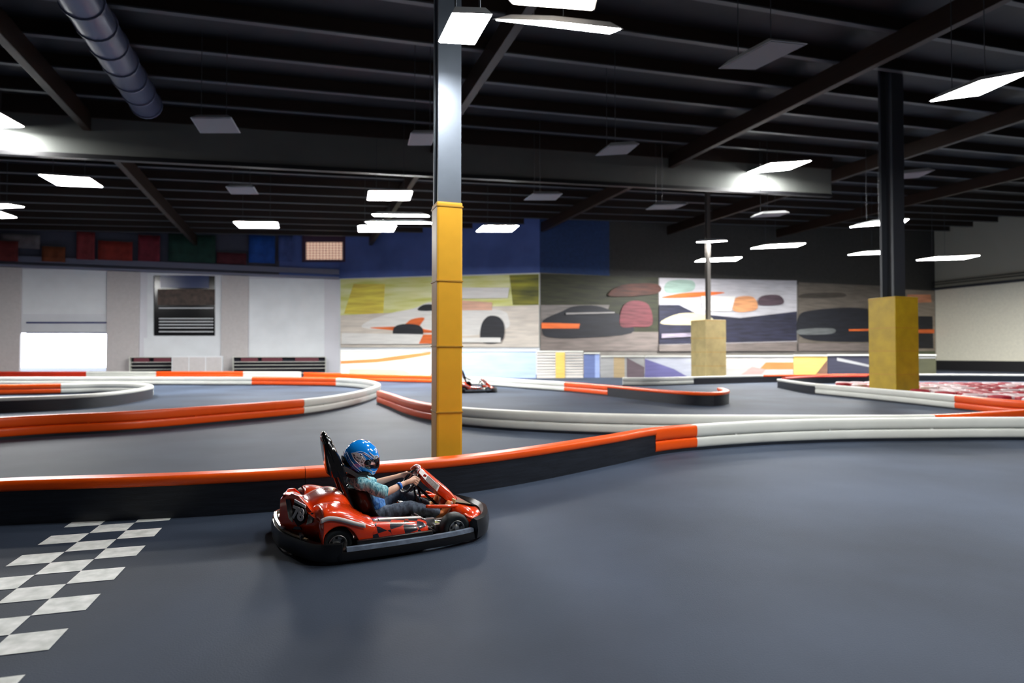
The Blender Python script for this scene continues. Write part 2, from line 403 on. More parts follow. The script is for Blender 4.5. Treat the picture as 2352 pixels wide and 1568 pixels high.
for x, y in ((37.5, 41), (33.5, 34)):  # lamps added out of view to brighten the beige wall
    t = thing('ceiling_lamp', 'unseen lamp added beyond the right edge to brighten the beige wall', 'ceiling lamp', (x, y, 8.6), PI/2-AZ, 'added lamps beyond the right edge')
    b1 = bmesh.new(); box(b1, (0, 0, 0), (1.2, 3.0, .02)); new('diffuser', b1, E_far, t)
    b1 = bmesh.new(); box(b1, (0, 0, .1), (1.3, 3.1, .16), bevel=.02); new('housing', b1, M_housing, t)
# unseen lamps added above the frame to light the kart and near track
ol = [(3.4, 8.0), (9.2, 8.1), (7.6, 4.0)]
for i, (x, y) in enumerate(ol):
    t = thing('ceiling_lamp', 'unseen lamp added overhead to light the kart and near track', 'ceiling lamp', (x, y, 7.2), PI/2-AZ, 'added lamps overhead')
    b1 = bmesh.new(); box(b1, (0, 0, 0), (.7, 1.25, .02)); new('diffuser', b1, E_key if i == 2 else E_over, t)
    b1 = bmesh.new(); box(b1, (0, 0, .1), (.76, 1.31, .16), bevel=.02); new('housing', b1, M_housing, t)

# ------------------------------------------------------------------ columns
def column(p, side, pad, zp, m_pad, label, m_post=M_steelL, col_side=None):
    t = thing('column', label, 'column', p, PI/2-AZ)
    b1 = bmesh.new(); top = roof_z(p.dot(EB))
    h = (col_side or side)/2
    # steel post of I section
    f = h*.16
    pr = [(-h, -h), (h, -h), (h, -h+2*f), (f*.9, -h+2*f), (f*.9, h-2*f), (h, h-2*f), (h, h), (-h, h), (-h, h-2*f), (-f*.9, h-2*f), (-f*.9, -h+2*f), (-h, -h+2*f)]
    loft(b1, [[(x, y, z) for x, y in pr] for z in (0, top)]); new('post', b1, m_post, t)
    b2 = bmesh.new(); box(b2, (0, 0, zp/2), (side*pad, side*pad, zp), bevel=.03); new('pad', b2, m_pad, t)
    b3 = bmesh.new()
    for z in (.9, 1.8, 2.7, zp-.06): box(b3, (0, 0, z), (side*pad+.015, side*pad+.015, .02), bevel=.003)
    new('pad_seam', b3, mat('pad_seam', (.5, .26, .02), .5), t)
    b4 = bmesh.new(); box(b4, (0, 0, .01), (side*1.6, side*1.6, .02)); new('base_plate', b4, M_steel, t)
column(at_d(1026, 8.7), .33, 1.1, 3.79, M_yellow, 'near square column padded bright yellow below, grey steel above', col_side=.325)
column(at_d(2052, 24.5), 1.15, 1.04, 3.9, M_yel2, 'mustard-yellow padded column at the right inside the tyre field', m_post=mat('dark_post', (.04, .045, .055), .5), col_side=.6)
column(at_d(1627, 41), 1.55, 1.02, 3.9, M_yel3, 'pale mustard column in the far middle in front of the murals', m_post=mat('taupe_post', (.1, .09, .08), .6), col_side=.25)

# ------------------------------------------------------------------ track barriers
def bulge(w, z0, z1, n=7, inset=.045):
    """rounded rail profile"""
    pts = []
    h = (z1-z0)/2; zc = (z0+z1)/2
    for k in range(n*2+2):
        a = -PI/2+PI*k/(n*2+1)
        pts.append((w/2-inset+inset*math.cos(a) if False else (w/2-inset)+inset*max(0, math.cos(a))**.7, zc+h*math.copysign(abs(math.sin(a))**.75, math.sin(a))))
    return pts+[(-x, z) for x, z in pts[::-1]]
BH, BW = .44, .22
P_up = bulge(BW, .235, BH); P_lo = bulge(BW, .045, .225); P_cap = bulge(BW+.02, .33, BH, inset=.05)
P_mid = [(BW/2-.06, .2), (BW/2-.06, .26), (-BW/2+.06, .26), (-BW/2+.06, .2)]
P_base = [(BW/2-.02, 0), (BW/2-.02, .05), (-BW/2+.02, .05), (-BW/2+.02, 0)]
P_skirt = [(.095, 0), (.095, .345), (-.095, .345), (-.095, 0)]
def barrier(px, spans, where):
    """px: ground line; spans: [(last index, style, colour, label)]"""
    G = []
    for u, v in px:
        p = at_z(u, v, 0); r = Vector((p.x, p.y, 0)).normalized(); G.append(p+r*.11)
    N = 10; S = spline(G, N); i0 = 0
    for last, style, colour, label in spans:
        i1 = round(last*N); path = S[i0:i1+1]; i0 = i1
        # resample evenly
        L = [0]
        for a, b in zip(path, path[1:]): L.append(L[-1]+(b-a).length)
        n = max(3, min(60, int(L[-1]/.3))); rp = []; j = 0
        for k in range(n+1):
            t = L[-1]*k/n
            if k == 0: t = min(.002, L[-1]*.01)
            if k == n: t = L[-1]-min(.002, L[-1]*.01)
            while j < len(L)-2 and L[j+1] < t: j += 1
            f = (t-L[j])/max(1e-6, L[j+1]-L[j]); rp.append(path[j].lerp(path[j+1], f))
        c = rp[len(rp)//2]; rp = [p-c for p in rp]
        t = thing('track_barrier', label, 'track barrier', c)
        m = {'o': M_orange, 'w': M_white, 'r': M_redp}[colour]
        if style == 'double':
            for nm, P, mm in (('upper_rail', P_up, m), ('lower_rail', P_lo, m), ('rail_core', P_mid, m), ('base_strip', P_base, M_skirt)):
                b = bmesh.new(); sweep(b, rp, P); smooth_by(new(nm, b, mm, t))
        else:
            b = bmesh.new(); sweep(b, rp, P_cap); smooth_by(new('cap_rail', b, m, t))
            b = bmesh.new(); sweep(b, rp, P_skirt); smooth_by(new('rubber_skirt', b, M_skirt, t))
            # seams between belts
        kk = 0
        for q in range(3, len(rp)-3, 7):
            if style == 'double':
                d = (rp[q+1]-rp[q-1]).normalized(); an = math.atan2(d.y, d.x)
                b = bmesh.new(); box(b, rp[q]+Vector((0, 0, .23)), (.05, BW-.04, .36), Matrix.Rotation(an, 3, 'Z')); kk += 1
                new('joint_clamp', b, m, t)
                if kk >= 6: break
    return S
B1 = [(-420, 1238), (0, 1207), (400, 1190), (700, 1170), (1000, 1141), (1200, 1110), (1400, 1068), (1495, 1046), (1592, 1034), (1750, 1022), (1920, 1015), (2100, 1012), (2352, 1010), (2750, 1013)]
barrier(B1, [(3, 'cap', 'o', 'nearest orange-capped black barrier, left part behind the checkered line'),
             (7, 'cap', 'o', 'nearest orange-capped black barrier, stretch running right behind the kart'),
             (8, 'double', 'o', 'short orange double-rail barrier piece joining the long white one'),
             (13, 'double', 'w', 'longest nearest white double-rail barrier at the right')], 0)
B2 = [(-700, 1076), (0, 1010), (300, 991), (500, 973), (692, 954), (790, 937), (850, 919), (868, 905), (840, 894), (775, 888), (680, 886), (580, 885), (300, 884), (0, 884), (-300, 884)]
barrier(B2, [(4, 'double', 'o', 'long orange double-rail barrier on the left behind the nearest one'),
             (9, 'double', 'w', 'white hairpin end of barrier left of the yellow column'),
             (11, 'double', 'o', 'orange back stretch of the hairpin barrier left of the column'),
             (14, 'double', 'w', 'white back stretch of the hairpin barrier at the left')], 0)
barrier([(-300, 867), (0, 867), (200, 867), (360, 867), (560, 867), (690, 868)],
        [(2, 'double', 'r', 'thin red barrier farthest back under the bright doorway'),
         (3, 'double', 'w', 'far white barrier piece between red and orange ones on the left'),
         (4, 'double', 'o', 'far orange barrier piece below the low rack at the left wall'),
         (5, 'double', 'w', 'far white barrier piece at the base of the back wall')], 0)
barrier([(700, 870), (850, 876), (1000, 880), (1040, 882), (1120, 886), (1210, 893), (1300, 900), (1400, 910), (1500, 922), (1580, 930), (1640, 932), (1668, 926), (1655, 918)],
        [(3, 'double', 'o', 'far orange double-rail barrier crossing behind the yellow column'),
         (6, 'double', 'w', 'white double-rail barrier right of the column in the mid distance'),
         (7, 'double', 'o', 'short orange double-rail piece between white rail and orange cap'),
         (12, 'cap', 'o', 'orange-capped black barrier ending in a rounded tip mid-right')], 0)
barrier([(872, 927), (900, 938), (940, 955), (1000, 970), (1100, 983), (1250, 993), (1400, 999), (1600, 1003), (1900, 1004), (2140, 1002), (2240, 996), (2352, 986), (2600, 968)],
        [(3, 'double', 'o', 'orange double-rail barrier starting left of the yellow column'),
         (9, 'double', 'w', 'long white double-rail barrier from the column toward the right, behind the nearest'),
         (12, 'double', 'o', 'orange barrier at the right edge rising behind the nearest white one')], 0)
barrier([(1790, 890), (1860, 903), (1960, 914), (2070, 926), (2200, 941), (2290, 952), (2400, 962), (2560, 972)],
        [(1.2, 'cap', 'w', 'white-capped black barrier nose at the left tip of the tyre field'),
         (4, 'double', 'w', 'white double-rail barrier along the front of the tyre field'),
         (7, 'double', 'o', 'orange double-rail barrier at the right front of the tyre field')], 0)
barrier([(1800, 885.5), (1850, 881.5), (1910, 880), (1990, 879)], [(3, 'cap', 'r', 'red-capped barrier at the back left of the tyre field')], 0)
barrier([(1430, 886), (1500, 886), (1590, 883), (1750, 878), (1870, 876), (2000, 875), (2200, 875), (2500, 878)],
        [(2, 'double', 'w', 'short white double-rail barrier below the mural fence'),
         (3, 'cap', 'w', 'white-capped black barrier beside the pale mustard column foot'),
         (5, 'cap', 'o', 'far orange-capped black barrier left of the mustard column'),
         (7, 'cap', 'w', 'far white-capped black barrier behind the tyre field')], 0)
barrier([(-300, 958), (0, 948), (190, 938), (290, 926), (345, 912), (322, 904), (240, 902), (140, 905), (0, 908), (-250, 912)],
        [(4, 'cap', 'w', 'white-capped black barrier rounding the small island at the left'),
         (7, 'double', 'w', 'white double-rail back curve of the small left island'),
         (9, 'double', 'o', 'orange double-rail barrier behind the small left island')], 0)

# ------------------------------------------------------------------ checkered start line
ca = math.radians(-16.8); ea = Vector((math.sin(ca), math.cos(ca), 0)); eb = Vector((math.cos(ca), -math.sin(ca), 0))
org = at_z(372, 1212.5); cs = .29
bm = bmesh.new()
for r in range(-15, 3):
    for c in range(3):
        if (r+c) % 2 == 1:
            p = org+ea*(cs*r)-eb*(cs*1.06*(c+1)); q = p+eb*cs*1.06
            z = Vector((0, 0, .003))
            vs_ = [bm.verts.new(x+z) for x in (p, q, q+ea*cs, p+ea*cs)]; bm.faces.new(vs_)
tag(new('checkered_line', bm, M_paintw), 'white checkered start line painted on the asphalt at the lower left', 'floor marking')

# ------------------------------------------------------------------ tyre field at the right
def tyre_bm():
    b = bmesh.new(); seg = 24; pr = [(.17, .02), (.2, 0), (.27, 0), (.3, .03), (.31, .1), (.3, .17), (.27, .2), (.2, .2), (.17, .18)]
    R = [[b.verts.new((r*math.cos(2*PI*k/seg), r*math.sin(2*PI*k/seg), z)) for k in range(seg)] for r, z in pr]
    for i in range(len(R)-1):
        for k in range(seg): b.faces.new((R[i][k], R[i][(k+1) % seg], R[i+1][(k+1) % seg], R[i+1][k]))
    return b
tR = new('painted_tyre', tyre_bm(), mat('dark_red_tyre_paint', (.42, .015, .03), .5, var=.2), smooth=True)
tW = new('painted_tyre', tyre_bm(), mat('pink_white_tyre_paint', (.72, .55, .56), .5, var=.15), smooth=True)
usedR = usedW = False; cnt = 0
for j in range(20):
    d = 18.2+j*.66
    for i in range(60):
        x = 8+i*.66+(j % 2)*.33
        u = CX+F*x/d; v = 812+F*EYE/d
        lim = 1800+(2352-1800)*max(0, (v-893))/(66) if v > 893 else 1855
        near = d < 17.2+(2380-u)/560*10 if False else False
        # front border of the island in pixels
        fb = [(1790, 890), (1960, 914), (2200, 941), (2400, 962), (2600, 975)]
        vb = 0
        for (ua, va), (ub, vb_) in zip(fb, fb[1:]):
            if ua <= u <= ub: vb = va+(vb_-va)*(u-ua)/(ub-ua)
        if vb == 0 or u > 2440: continue
        if v > vb-12: continue
        if u < 1930: continue
        if abs(x-at_d(2052, 24.5).x) < 1.4 and abs(d-24.5) < 1.4: continue
        if cnt > 230: break
        red = (noise.noise(Vector((x*.55, d*.8, 3)))+random.uniform(-.25, .25)) > -.02
        for lv in range(2 if (v > vb-26 or j % 2) else 1):
            if red and not usedR: o = tR; usedR = True
            elif not red and not usedW: o = tW; usedW = True
            else: o = (tR if red else tW).copy(); C.objects.link(o)
            o.location = (x, d, lv*.2)
            cnt += 1
            tag(o, ('dark red painted tyre lying in the tyre field at the right' if red else 'whitish pink painted tyre lying in the tyre field at the right'), 'tyre', 'dark red tyres' if red else 'whitish tyres')
print('tyres', cnt)
#PART2
# ------------------------------------------------------------------ murals on the corner and far walls
def printed(name, col, var=.35, sc=1.2, col2=None):
    return mat('print_'+name, col, .6, var=var, vscale=sc, stretch=(.5, .5, 5), col2=col2)
def wpart(name, pts, p0, n, off, m, parent, th=.02):
    P = [at_wall(u, v, p0+n*off, n) for u, v in pts]
    # counter-clockwise towards the viewer
    bm = bmesh.new(); poly(bm, P, th, n); return new(name, bm, m, parent)
def sm(pts, n=4): return [(q.x, q.y) for q in spline([Vector((a, b, 0)) for a, b in pts], n, closed=True)]
def mural(name, label, p0, n, layers):
    t = thing(name, label, 'mural')
    for i, (nm, pts, m, curved) in enumerate(layers):
        wpart(nm, sm(pts) if curved else pts, p0, n, .05+.025*i, m, t)
    return t
R4 = lambda u0, u1, v0, v1: [(u0, v1), (u1, v1), (u1, v0), (u0, v0)]
yg = printed('yellow_green', (.78, .8, .16), .15, .5, (.95, .95, .58)); olive = printed('olive', (.12, .13, .01), .5, .5, (.4, .38, .02))
track = printed('track_grey', (.75, .68, .6), .15); wht = printed('white', (.85, .83, .8), .08); org_ = printed('orange', (.85, .16, .03), .25)
tyre_m = printed('black', (.012, .013, .02), .4); brown = printed('brown_grey', (.2, .165, .15), .25)
mural('wall_mural', 'yellow-green mural of a white and orange racing car behind the near column', W780, N1, [
    ('background', [(782, 797), (1238, 797), (1238, 629), (782, 641)], yg, 0),
    ('amber_patch', [(790, 720), (880, 722), (884, 652), (812, 652)], printed('amber', (.92, .68, .1), .3, .6), 0),
    ('dark_corner', [(1178, 700), (1237, 700), (1237, 630), (1170, 632)], olive, 0),
    ('track', [(782, 797), (1238, 797), (1238, 700), (1120, 704), (900, 718), (782, 724)], track, 0),
    ('car_body', [(832, 752), (850, 735), (900, 718), (950, 708), (985, 694), (1025, 698), (1060, 706), (1150, 712), (1168, 730), (1160, 756), (1060, 772), (960, 764), (900, 758)], wht, 1),
    ('side_flash', [(850, 752), (920, 748), (945, 733), (975, 730), (965, 752), (1010, 762), (960, 764), (890, 757)], org_, 1),
    ('engine_cover', [(1012, 712), (1020, 672), (1050, 672), (1062, 690), (1130, 694), (1130, 712)], printed('salmon', (.85, .5, .36), .15), 0),
    ('rear_wing', [(1018, 686), (1166, 684), (1170, 660), (1012, 660)], wht, 0),
    ('cockpit', [(960, 712), (972, 700), (996, 700), (1000, 712)], tyre_m, 1),
    ('front_tyre', [(905, 772), (905, 752), (925, 744), (960, 746), (972, 760), (965, 778), (935, 784)], tyre_m, 1),
    ('rear_tyre', [(1104, 782), (1106, 745), (1122, 726), (1146, 728), (1158, 748), (1154, 780), (1130, 788)], tyre_m, 1),
    ('nose_wing', [(784, 790), (986, 790), (990, 768), (784, 764)], wht, 0),
    ('nose_flash', [(962, 789), (1000, 789), (1002, 768), (972, 768)], org_, 0),
    ('side_board', [(1046, 786), (1150, 786), (1150, 775), (1046, 775)], wht, 0)])
mural('wall_mural', 'dark mural of a black car with a thin orange stripe, right of the yellow-green one', W1240, NB, [
    ('background', [(1242, 806), (1512, 806), (1512, 637), (1242, 628)], printed('dark_olive', (.028, .03, .012), .5), 0),
    ('road', [(1242, 806), (1512, 806), (1512, 762), (1242, 762)], brown, 0),
    ('haze', [(1242, 762), (1380, 762), (1400, 700), (1242, 700)], printed('haze', (.2, .18, .17), .3), 0),
    ('car_body', [(1225+20, 760), (1248, 735), (1290, 715), (1320, 703), (1370, 702), (1410, 716), (1440, 735), (1450, 765), (1330, 776), (1260, 774)], tyre_m, 1),
    ('red_suit', [(1425, 748), (1430, 705), (1455, 690), (1490, 700), (1498, 745), (1460, 750)], printed('wine', (.16, .035, .045), .4), 1),
    ('orange_stripe', [(1166+78, 754), (1330, 754), (1332, 743), (1244, 741)], org_, 0),
    ('rusty_sky', [(1400, 680), (1508, 674), (1508, 652), (1430, 654)], printed('rust', (.08, .02, .01), .5), 1),
    ('white_lines', [(1300, 722), (1412, 719), (1412, 716), (1300, 718)], printed('grey_line', (.35, .33, .32), .2), 0)])
mural('wall_mural', 'white and lilac mural with an orange swoosh and cream car nose', W1240, NB, [
    ('background', [(1514, 806), (1830, 806), (1830, 644), (1514, 638)], printed('lilac_white', (.62, .6, .64), .15), 0),
    ('mint_patch', [(1530, 672), (1590, 668), (1590, 644), (1535, 646)], printed('mint', (.35, .48, .42), .2), 1),
    ('orange_swoosh', [(1520, 684), (1600, 682), (1665, 672), (1620, 670), (1560, 674)], org_, 1),
    ('dark_body', [(1514, 745), (1514, 700), (1560, 700), (1600, 720), (1700, 730), (1830, 715), (1830, 782), (1514, 790)], printed('navy_black', (.02, .02, .045), .5), 0),
    ('cream_nose', [(1500+16, 742), (1560, 720), (1620, 722), (1640, 742), (1580, 746)], printed('cream', (.62, .55, .36), .15), 1),
    ('orange_patch', [(1684, 712), (1690, 684), (1730, 682), (1740, 708), (1712, 716)], printed('peach', (.85, .36, .16), .3), 1),
    ('white_panel', [(1616, 714), (1680, 714), (1690, 680), (1610, 680)], wht, 0),
    ('dark_helmet', [(1745, 700), (1750, 680), (1790, 678), (1798, 698)], printed('plum', (.10, .06, .08), .4), 1),
    ('road', [(1514, 806), (1830, 806), (1830, 784), (1514, 792)], brown, 0),
    ('lilac_streaks', [(1480+40, 776), (1650, 770), (1650, 762), (1520, 766)], printed('lilac_streak', (.3, .26, .33), .5), 0)])
mural('wall_mural', 'near-black mural of dark racing shapes on tan, left of the mustard column', W1240, NB, [
    ('background', [(1834, 806), (2062, 806), (2062, 658), (1834, 648)], printed('tan', (.16, .135, .11), .25), 0),
    ('dark_car', [(1836, 770), (1836, 724), (1870, 712), (1950, 706), (2010, 712), (2056, 726), (2056, 778), (1900, 784)], tyre_m, 1),
    ('canopy', [(1840, 684), (1850, 674), (1930, 672), (1936, 682)], printed('dark_brown', (.06, .05, .04), .3), 1),
    ('grey_glint', [(1838, 768), (1910, 766), (1912, 754), (1838, 756)], printed('smoke', (.15, .16, .16), .3), 1),
    ('orange_line', [(1950, 760), (2056, 759), (2056, 754), (1950, 756)], org_, 0),
    ('road', [(1834, 806), (2062, 806), (2062, 788), (1834, 788)], brown, 0)])
mural('wall_mural', 'small narrow dark mural with an orange top beside the beige wall', W1240, NB, [
    ('background', [(2080, 842), (2150, 842), (2146, 668), (2080, 666)], printed('tan_b', (.34, .28, .22), .2), 0),
    ('dark_figure', [(2098, 800), (2098, 726), (2142, 726), (2144, 800)], tyre_m, 0),
    ('orange_top', [(2084, 696), (2140, 694), (2138, 676), (2084, 676)], printed('peach_top', (.8, .33, .18), .2), 0),
    ('orange_line', [(2082, 765), (2146, 765), (2146, 756), (2082, 756)], org_, 0),
    ('green_foot', [(2082, 840), (2148, 840), (2148, 806), (2082, 806)], printed('moss', (.12, .14, .08), .3), 0)])

# ------------------------------------------------------------------ banner fence in front of the murals
FA, FB_, FC = at_d(780, 46), at_d(1240, 43.5), at_d(2160, 49)
def fence_panel(u0, u1, v0, name, label, base, shapes):
    a, b = (FA, FB_) if u1 <= 1240 else (FB_, FC)
    d = (b-a).normalized(); n = Vector((d.y, -d.x, 0))
    pa, pb = at_wall(u0+1, 812, a, n), at_wall(u1-1, 812, a, n)
    zt = at_wall((u0+u1)/2, v0, a, n).z
    c = (pa+pb)/2; c.z = 0
    t = thing('banner_panel', label, 'banner', c, math.atan2(d.y, d.x), 'banner panels of the far fence')
    L = (pb-pa).length
    b1 = bmesh.new(); box(b1, (0, 0, zt/2), (L, .05, zt)); new('panel', b1, base, t)
    b2 = bmesh.new(); box(b2, (0, -.02, zt+.03), (L, .14, .1)); new('top_rail', b2, M_white, t)
    for i, (nm, pts, m) in enumerate(shapes):
        b3 = bmesh.new(); poly(b3, [Vector((x*L, -.03-.006*i, z*zt)) for x, z in pts], .006, Vector((0, -1, 0))); new(nm, b3, m, t)
fb = lambda n, c, v=.15: printed('fence_'+n, c, v, 1)
f_w = fb('white', (.75, .7, .64)); f_lb = fb('light_blue', (.36, .46, .8), .12); f_o = fb('orange', (.85, .22, .06)); f_y = fb('yellow', (.78, .55, .14))
f_g = fb('grey', (.4, .4, .4)); f_v = fb('violet', (.16, .15, .36)); f_t = fb('tan', (.5, .38, .22)); f_n = fb('navy', (.035, .035, .06)); f_dk = fb('dark_blue', (.15, .2, .42))
fence_panel(782, 990, 806, 'a', 'white fence banner with an orange swoosh, leftmost of the far fence', f_w, [
    ('swoosh', [(-.5, .62), (-.1, .7), (.2, .85), (.5, .97), (.5, .86), (.2, .68), (-.1, .56), (-.5, .5)], f_o), ('lower_band', [(-.4, .1), (.3, .1), (.2, .3), (-.4, .3)], fb('peach', (.8, .5, .36)))])
fence_panel(990, 1232, 806, 'b', 'plain light blue fence banner just right of the near column', f_lb, [
    ('white_corner', [(-.5, 0), (-.3, 0), (-.36, 1), (-.5, 1)], f_w)])
fence_panel(1232, 1340, 808, 'c', 'white ribbed fence banner with a yellow upright band', f_w, [
    ('slat', [(-.5, .1+k*.11), (.5, .1+k*.11), (.5, .14+k*.11), (-.5, .14+k*.11)], f_g) for k in range(8)]+[('yellow_band', [(-.1, 0), (.1, 0), (.1, 1), (-.1, 1)], f_y)])
fence_panel(1340, 1378, 812, 'd', 'narrow deeper blue fence banner', f_dk, [('light_edge', [(.2, 0), (.5, 0), (.5, 1), (.2, 1)], f_lb)])
fence_panel(1378, 1480, 819, 'e', 'grey fence banner with a yellow stripe and a dusky triangle', f_g, [
    ('yellow_stripe', [(-.2, 0), (.05, 0), (.05, 1), (-.2, 1)], f_t), ('dusky_triangle', [(.1, 0), (.5, 0), (.5, .5), (.1, .95)], fb('dusk', (.16, .12, .14)))])
fence_panel(1480, 1592, 819, 'f', 'pale fence banner with a violet diagonal', fb('pale', (.5, .52, .6)), [
    ('violet_diagonal', [(-.5, 0), (.4, 0), (.1, .4), (-.5, .9)], f_v)])
fence_panel(1592, 1662, 819, 'g', 'tan fence banner at the foot of the pale mustard column', f_t, [('cream_edge', [(.2, 0), (.5, 0), (.5, 1), (.2, 1)], fb('cream', (.66, .54, .34)))])
fence_panel(1662, 1822, 818, 'h', 'off-white fence banner with an orange bar', fb('offwhite', (.5, .48, .46)), [
    ('orange_bar', [(.0, .35), (.5, .35), (.5, .7), (.1, .7)], f_o), ('pink_wash', [(-.3, 0), (.0, 0), (.1, .35), (-.1, .5)], fb('pink', (.55, .33, .3)))])
fence_panel(1822, 1900, 817, 'i', 'amber and brown fence banner right of the orange bar', f_y, [('brown_corner', [(.1, 0), (.5, 0), (.5, .8)], fb('umber', (.2, .1, .06)))])
fence_panel(1900, 2004, 816, 'j', 'dark navy fence banner left of the mustard column', f_n, [('grey_diagonal', [(-.3, .9), (.5, .5), (.5, .4), (-.3, .75)], f_g)])
fence_panel(2004, 2150, 816, 'k', 'dark olive fence banner behind the mustard column', fb('olive', (.06, .06, .03)), [('grey_strip', [(-.5, .85), (.5, .85), (.5, .92), (-.5, .92)], f_g)])

# ------------------------------------------------------------------ hanging banners and light box on the upper left wall
ban = [(-30, 42, 552, 600, (.16, .02, .02), 'dark red banner at the far left of the upper wall'), (0, 92, 538, 570, (.18, .16, .17), 'grey and white banner at the far left of the upper wall'),
       (96, 150, 566, 602, (.2, .05, .015), 'rust-orange banner on the upper left wall'), (176, 218, 532, 596, (.26, .035, .04), 'narrow red banner standing left of a wide red one'),
       (226, 305, 554, 598, (.3, .03, .02), 'wide red banner with a pale head on the upper wall'), (318, 368, 540, 600, (.2, .02, .035), 'wine-red banner left of the green ones'),
       (388, 496, 538, 602, (.01, .05, .035), 'dark green banner on the upper wall'), (498, 566, 580, 606, (.09, .012, .02), 'low maroon banner between green and blue'),
       (572, 632, 540, 604, (.01, .08, .38), 'bright blue banner left of the light box'), (640, 672, 540, 600, (.06, .1, .3), 'pale blue banner beside the light box')]
for i, (u0, u1, v0, v1, c, lb) in enumerate(ban):
    p = at_wall((u0+u1)/2, v0, WL0+NB*(.35+(.22 if i in (0, 2) else 0)), NB)
    t = thing('hanging_banner', lb, 'banner', p, PI/2-AZ, 'banners on the upper left wall')
    w = (at_wall(u1, v0, WL0+NB*.3, NB)-at_wall(u0, v0, WL0+NB*.3, NB)).length; h = p.z-at_wall((u0+u1)/2, v1, WL0+NB*.3, NB).z
    b1 = bmesh.new(); k = 8
    rr = [[(-w/2+w*q/k, .03*math.sin(q*1.6+i), -h*r/3) for q in range(k+1)] for r in range(4)]
    loft(b1, rr, closed=False); o = new('cloth', b1, mat('banner_%d' % i, c, .8, var=.3, vscale=1.5), t, smooth=True)
    sd = o.modifiers.new('s', 'SOLIDIFY'); sd.thickness = .02
    b1 = bmesh.new(); tube(b1, [(-w/2-.05, 0, .02), (w/2+.05, 0, .02)], .03, 8); new('pole', b1, M_steel, t)
t = thing('light_box', 'glowing peach square light box on the blue upper wall left of the near column', 'light box')
wpart('frame', R4(694, 795, 528, 601), WL0, NB, .3, mat('maroon_frame', (.06, .025, .06), .6), t, .25)
wpart('lit_face', R4(703, 787, 556, 596), WL0, NB, .32, mat('peach_light', (.85, .56, .42), .6, emit=.55), t, .02)
b = bmesh.new()
for k in range(12):
    u = 704+k*7.4; poly(b, [at_wall(x, y, WL0+NB*.34, NB) for x, y in R4(u, u+1.1, 556, 596)], .02, NB)
for k in range(7):
    v = 557+k*6; poly(b, [at_wall(x, y, WL0+NB*.34, NB) for x, y in R4(703, 787, v, v+.8)], .02, NB)
new('grid', b, mat('brown_grid', (.3, .17, .13), .6), t)
# ------------------------------------------------------------------ low racks at the foot of the back wall
def rack(u0, u1, label, reds):
    a, b_ = at_wall(u0, 812, WL0+NB*.75, NB), at_wall(u1, 812, WL0+NB*.75, NB); c = (a+b_)/2; c.z = 0; L = (b_-a).length
    t = thing('storage_rack', label, 'rack', c, PI/2-AZ)
    b1 = bmesh.new(); zt = 1.42
    for z in (.05, .45, .75, 1.02, zt): box(b1, (0, 0, z), (L, .6, .04))
    new('shelf_board', b1, M_white, t)
    b1 = bmesh.new(); box(b1, (0, .29, zt/2), (L, .02, zt)); new('back_panel', b1, mat('navy_back', (.012, .01, .03), .6), t)
    for s in (-1, 1):
        b1 = bmesh.new(); box(b1, (s*L/2, 0, zt/2), (.05, .6, zt)); new('upright', b1, M_white, t)
    for x0, x1 in reds:
        o = bmesh.new(); box(o, ((x0+x1)/2*L, 0, 1.2), ((x1-x0)*L, .45, .3), bevel=.02)
        q = new('storage_bin', o, mat('maroon_bin', (.13, .012, .03), .5)); q.location = c; q.rotation_euler = (0, 0, PI/2-AZ)
        tag(q, 'maroon bin on the top shelf of a low rack at the back wall', 'bin', 'maroon bins on the low racks')
rack(300, 408, 'short low rack with maroon bins under the dark window', [(-.42, -.1), (0, .36)])
rack(536, 748, 'long low rack with maroon bins at the foot of the white wall', [(-.42, -.24), (-.2, .02), (.16, .42)])
t = thing('wall_cabinet', 'pale low cabinet standing between the two low racks', 'cabinet', at_d(455, 49.2), PI/2-AZ)
b1 = bmesh.new(); box(b1, (0, 0, .75), (3.6, .6, 1.5), bevel=.03); new('body', b1, M_wallp, t)
for s in (-1, 0, 1):
    b1 = bmesh.new(); box(b1, (s*1.18, -.31, .75), (1.12, .03, 1.36), bevel=.01); new('door', b1, M_wallg, t)

# ------------------------------------------------------------------ the go-kart (x forward, y left, z up)
M_red = mat('kart_red_shell', (.92, .055, .003), .22, coat=1, spec=.5)
M_blk = mat('black_plastic', (.008, .008, .009), .3, spec=.5); M_gloss = mat('gloss_black', (.004, .004, .005), .12, coat=.6)
M_tyre = mat('kart_tyre_rubber', (.012, .017, .019), .55); M_rim = mat('cast_rim', (.55, .56, .55), .3, metal=.85)
M_stripe = mat('blue_grey_bumper_strip', (.16, .2, .27), .35, var=.35, vscale=14); M_cream = mat('cream_sticker', (.8, .74, .7), .35)
M_palev = mat('pale_yellow_part', (.68, .66, .28), .4, var=.2, vscale=20); M_chrome = mat('bright_metal', (.75, .76, .74), .2, metal=.9)
M_bronze = mat('tan_back_plate', (.2, .14, .07), .5, var=.3, vscale=15)
def graphic():
    m = mat('pod_checker_graphic', (.72, .03, .004), .25, coat=1)
    nt = m.node_tree; b = nt.nodes['Principled BSDF']; tc = nt.nodes.new('ShaderNodeTexCoord')
    mp = nt.nodes.new('ShaderNodeMapping'); mp.inputs['Scale'].default_value = (9.5, 14, 14); mp.inputs['Rotation'].default_value = (0, .22, .3); nt.links.new(tc.outputs['Object'], mp.inputs[0])
    ck = nt.nodes.new('ShaderNodeTexChecker'); ck.inputs['Scale'].default_value = 1; ck.inputs['Color1'].default_value = (.72, .04, .01, 1); ck.inputs['Color2'].default_value = (.012, .01, .02, 1)
    nt.links.new(mp.outputs[0], ck.inputs['Vector']); nt.links.new(ck.outputs['Color'], b.inputs['Base Color']); return m
M_graph = graphic()

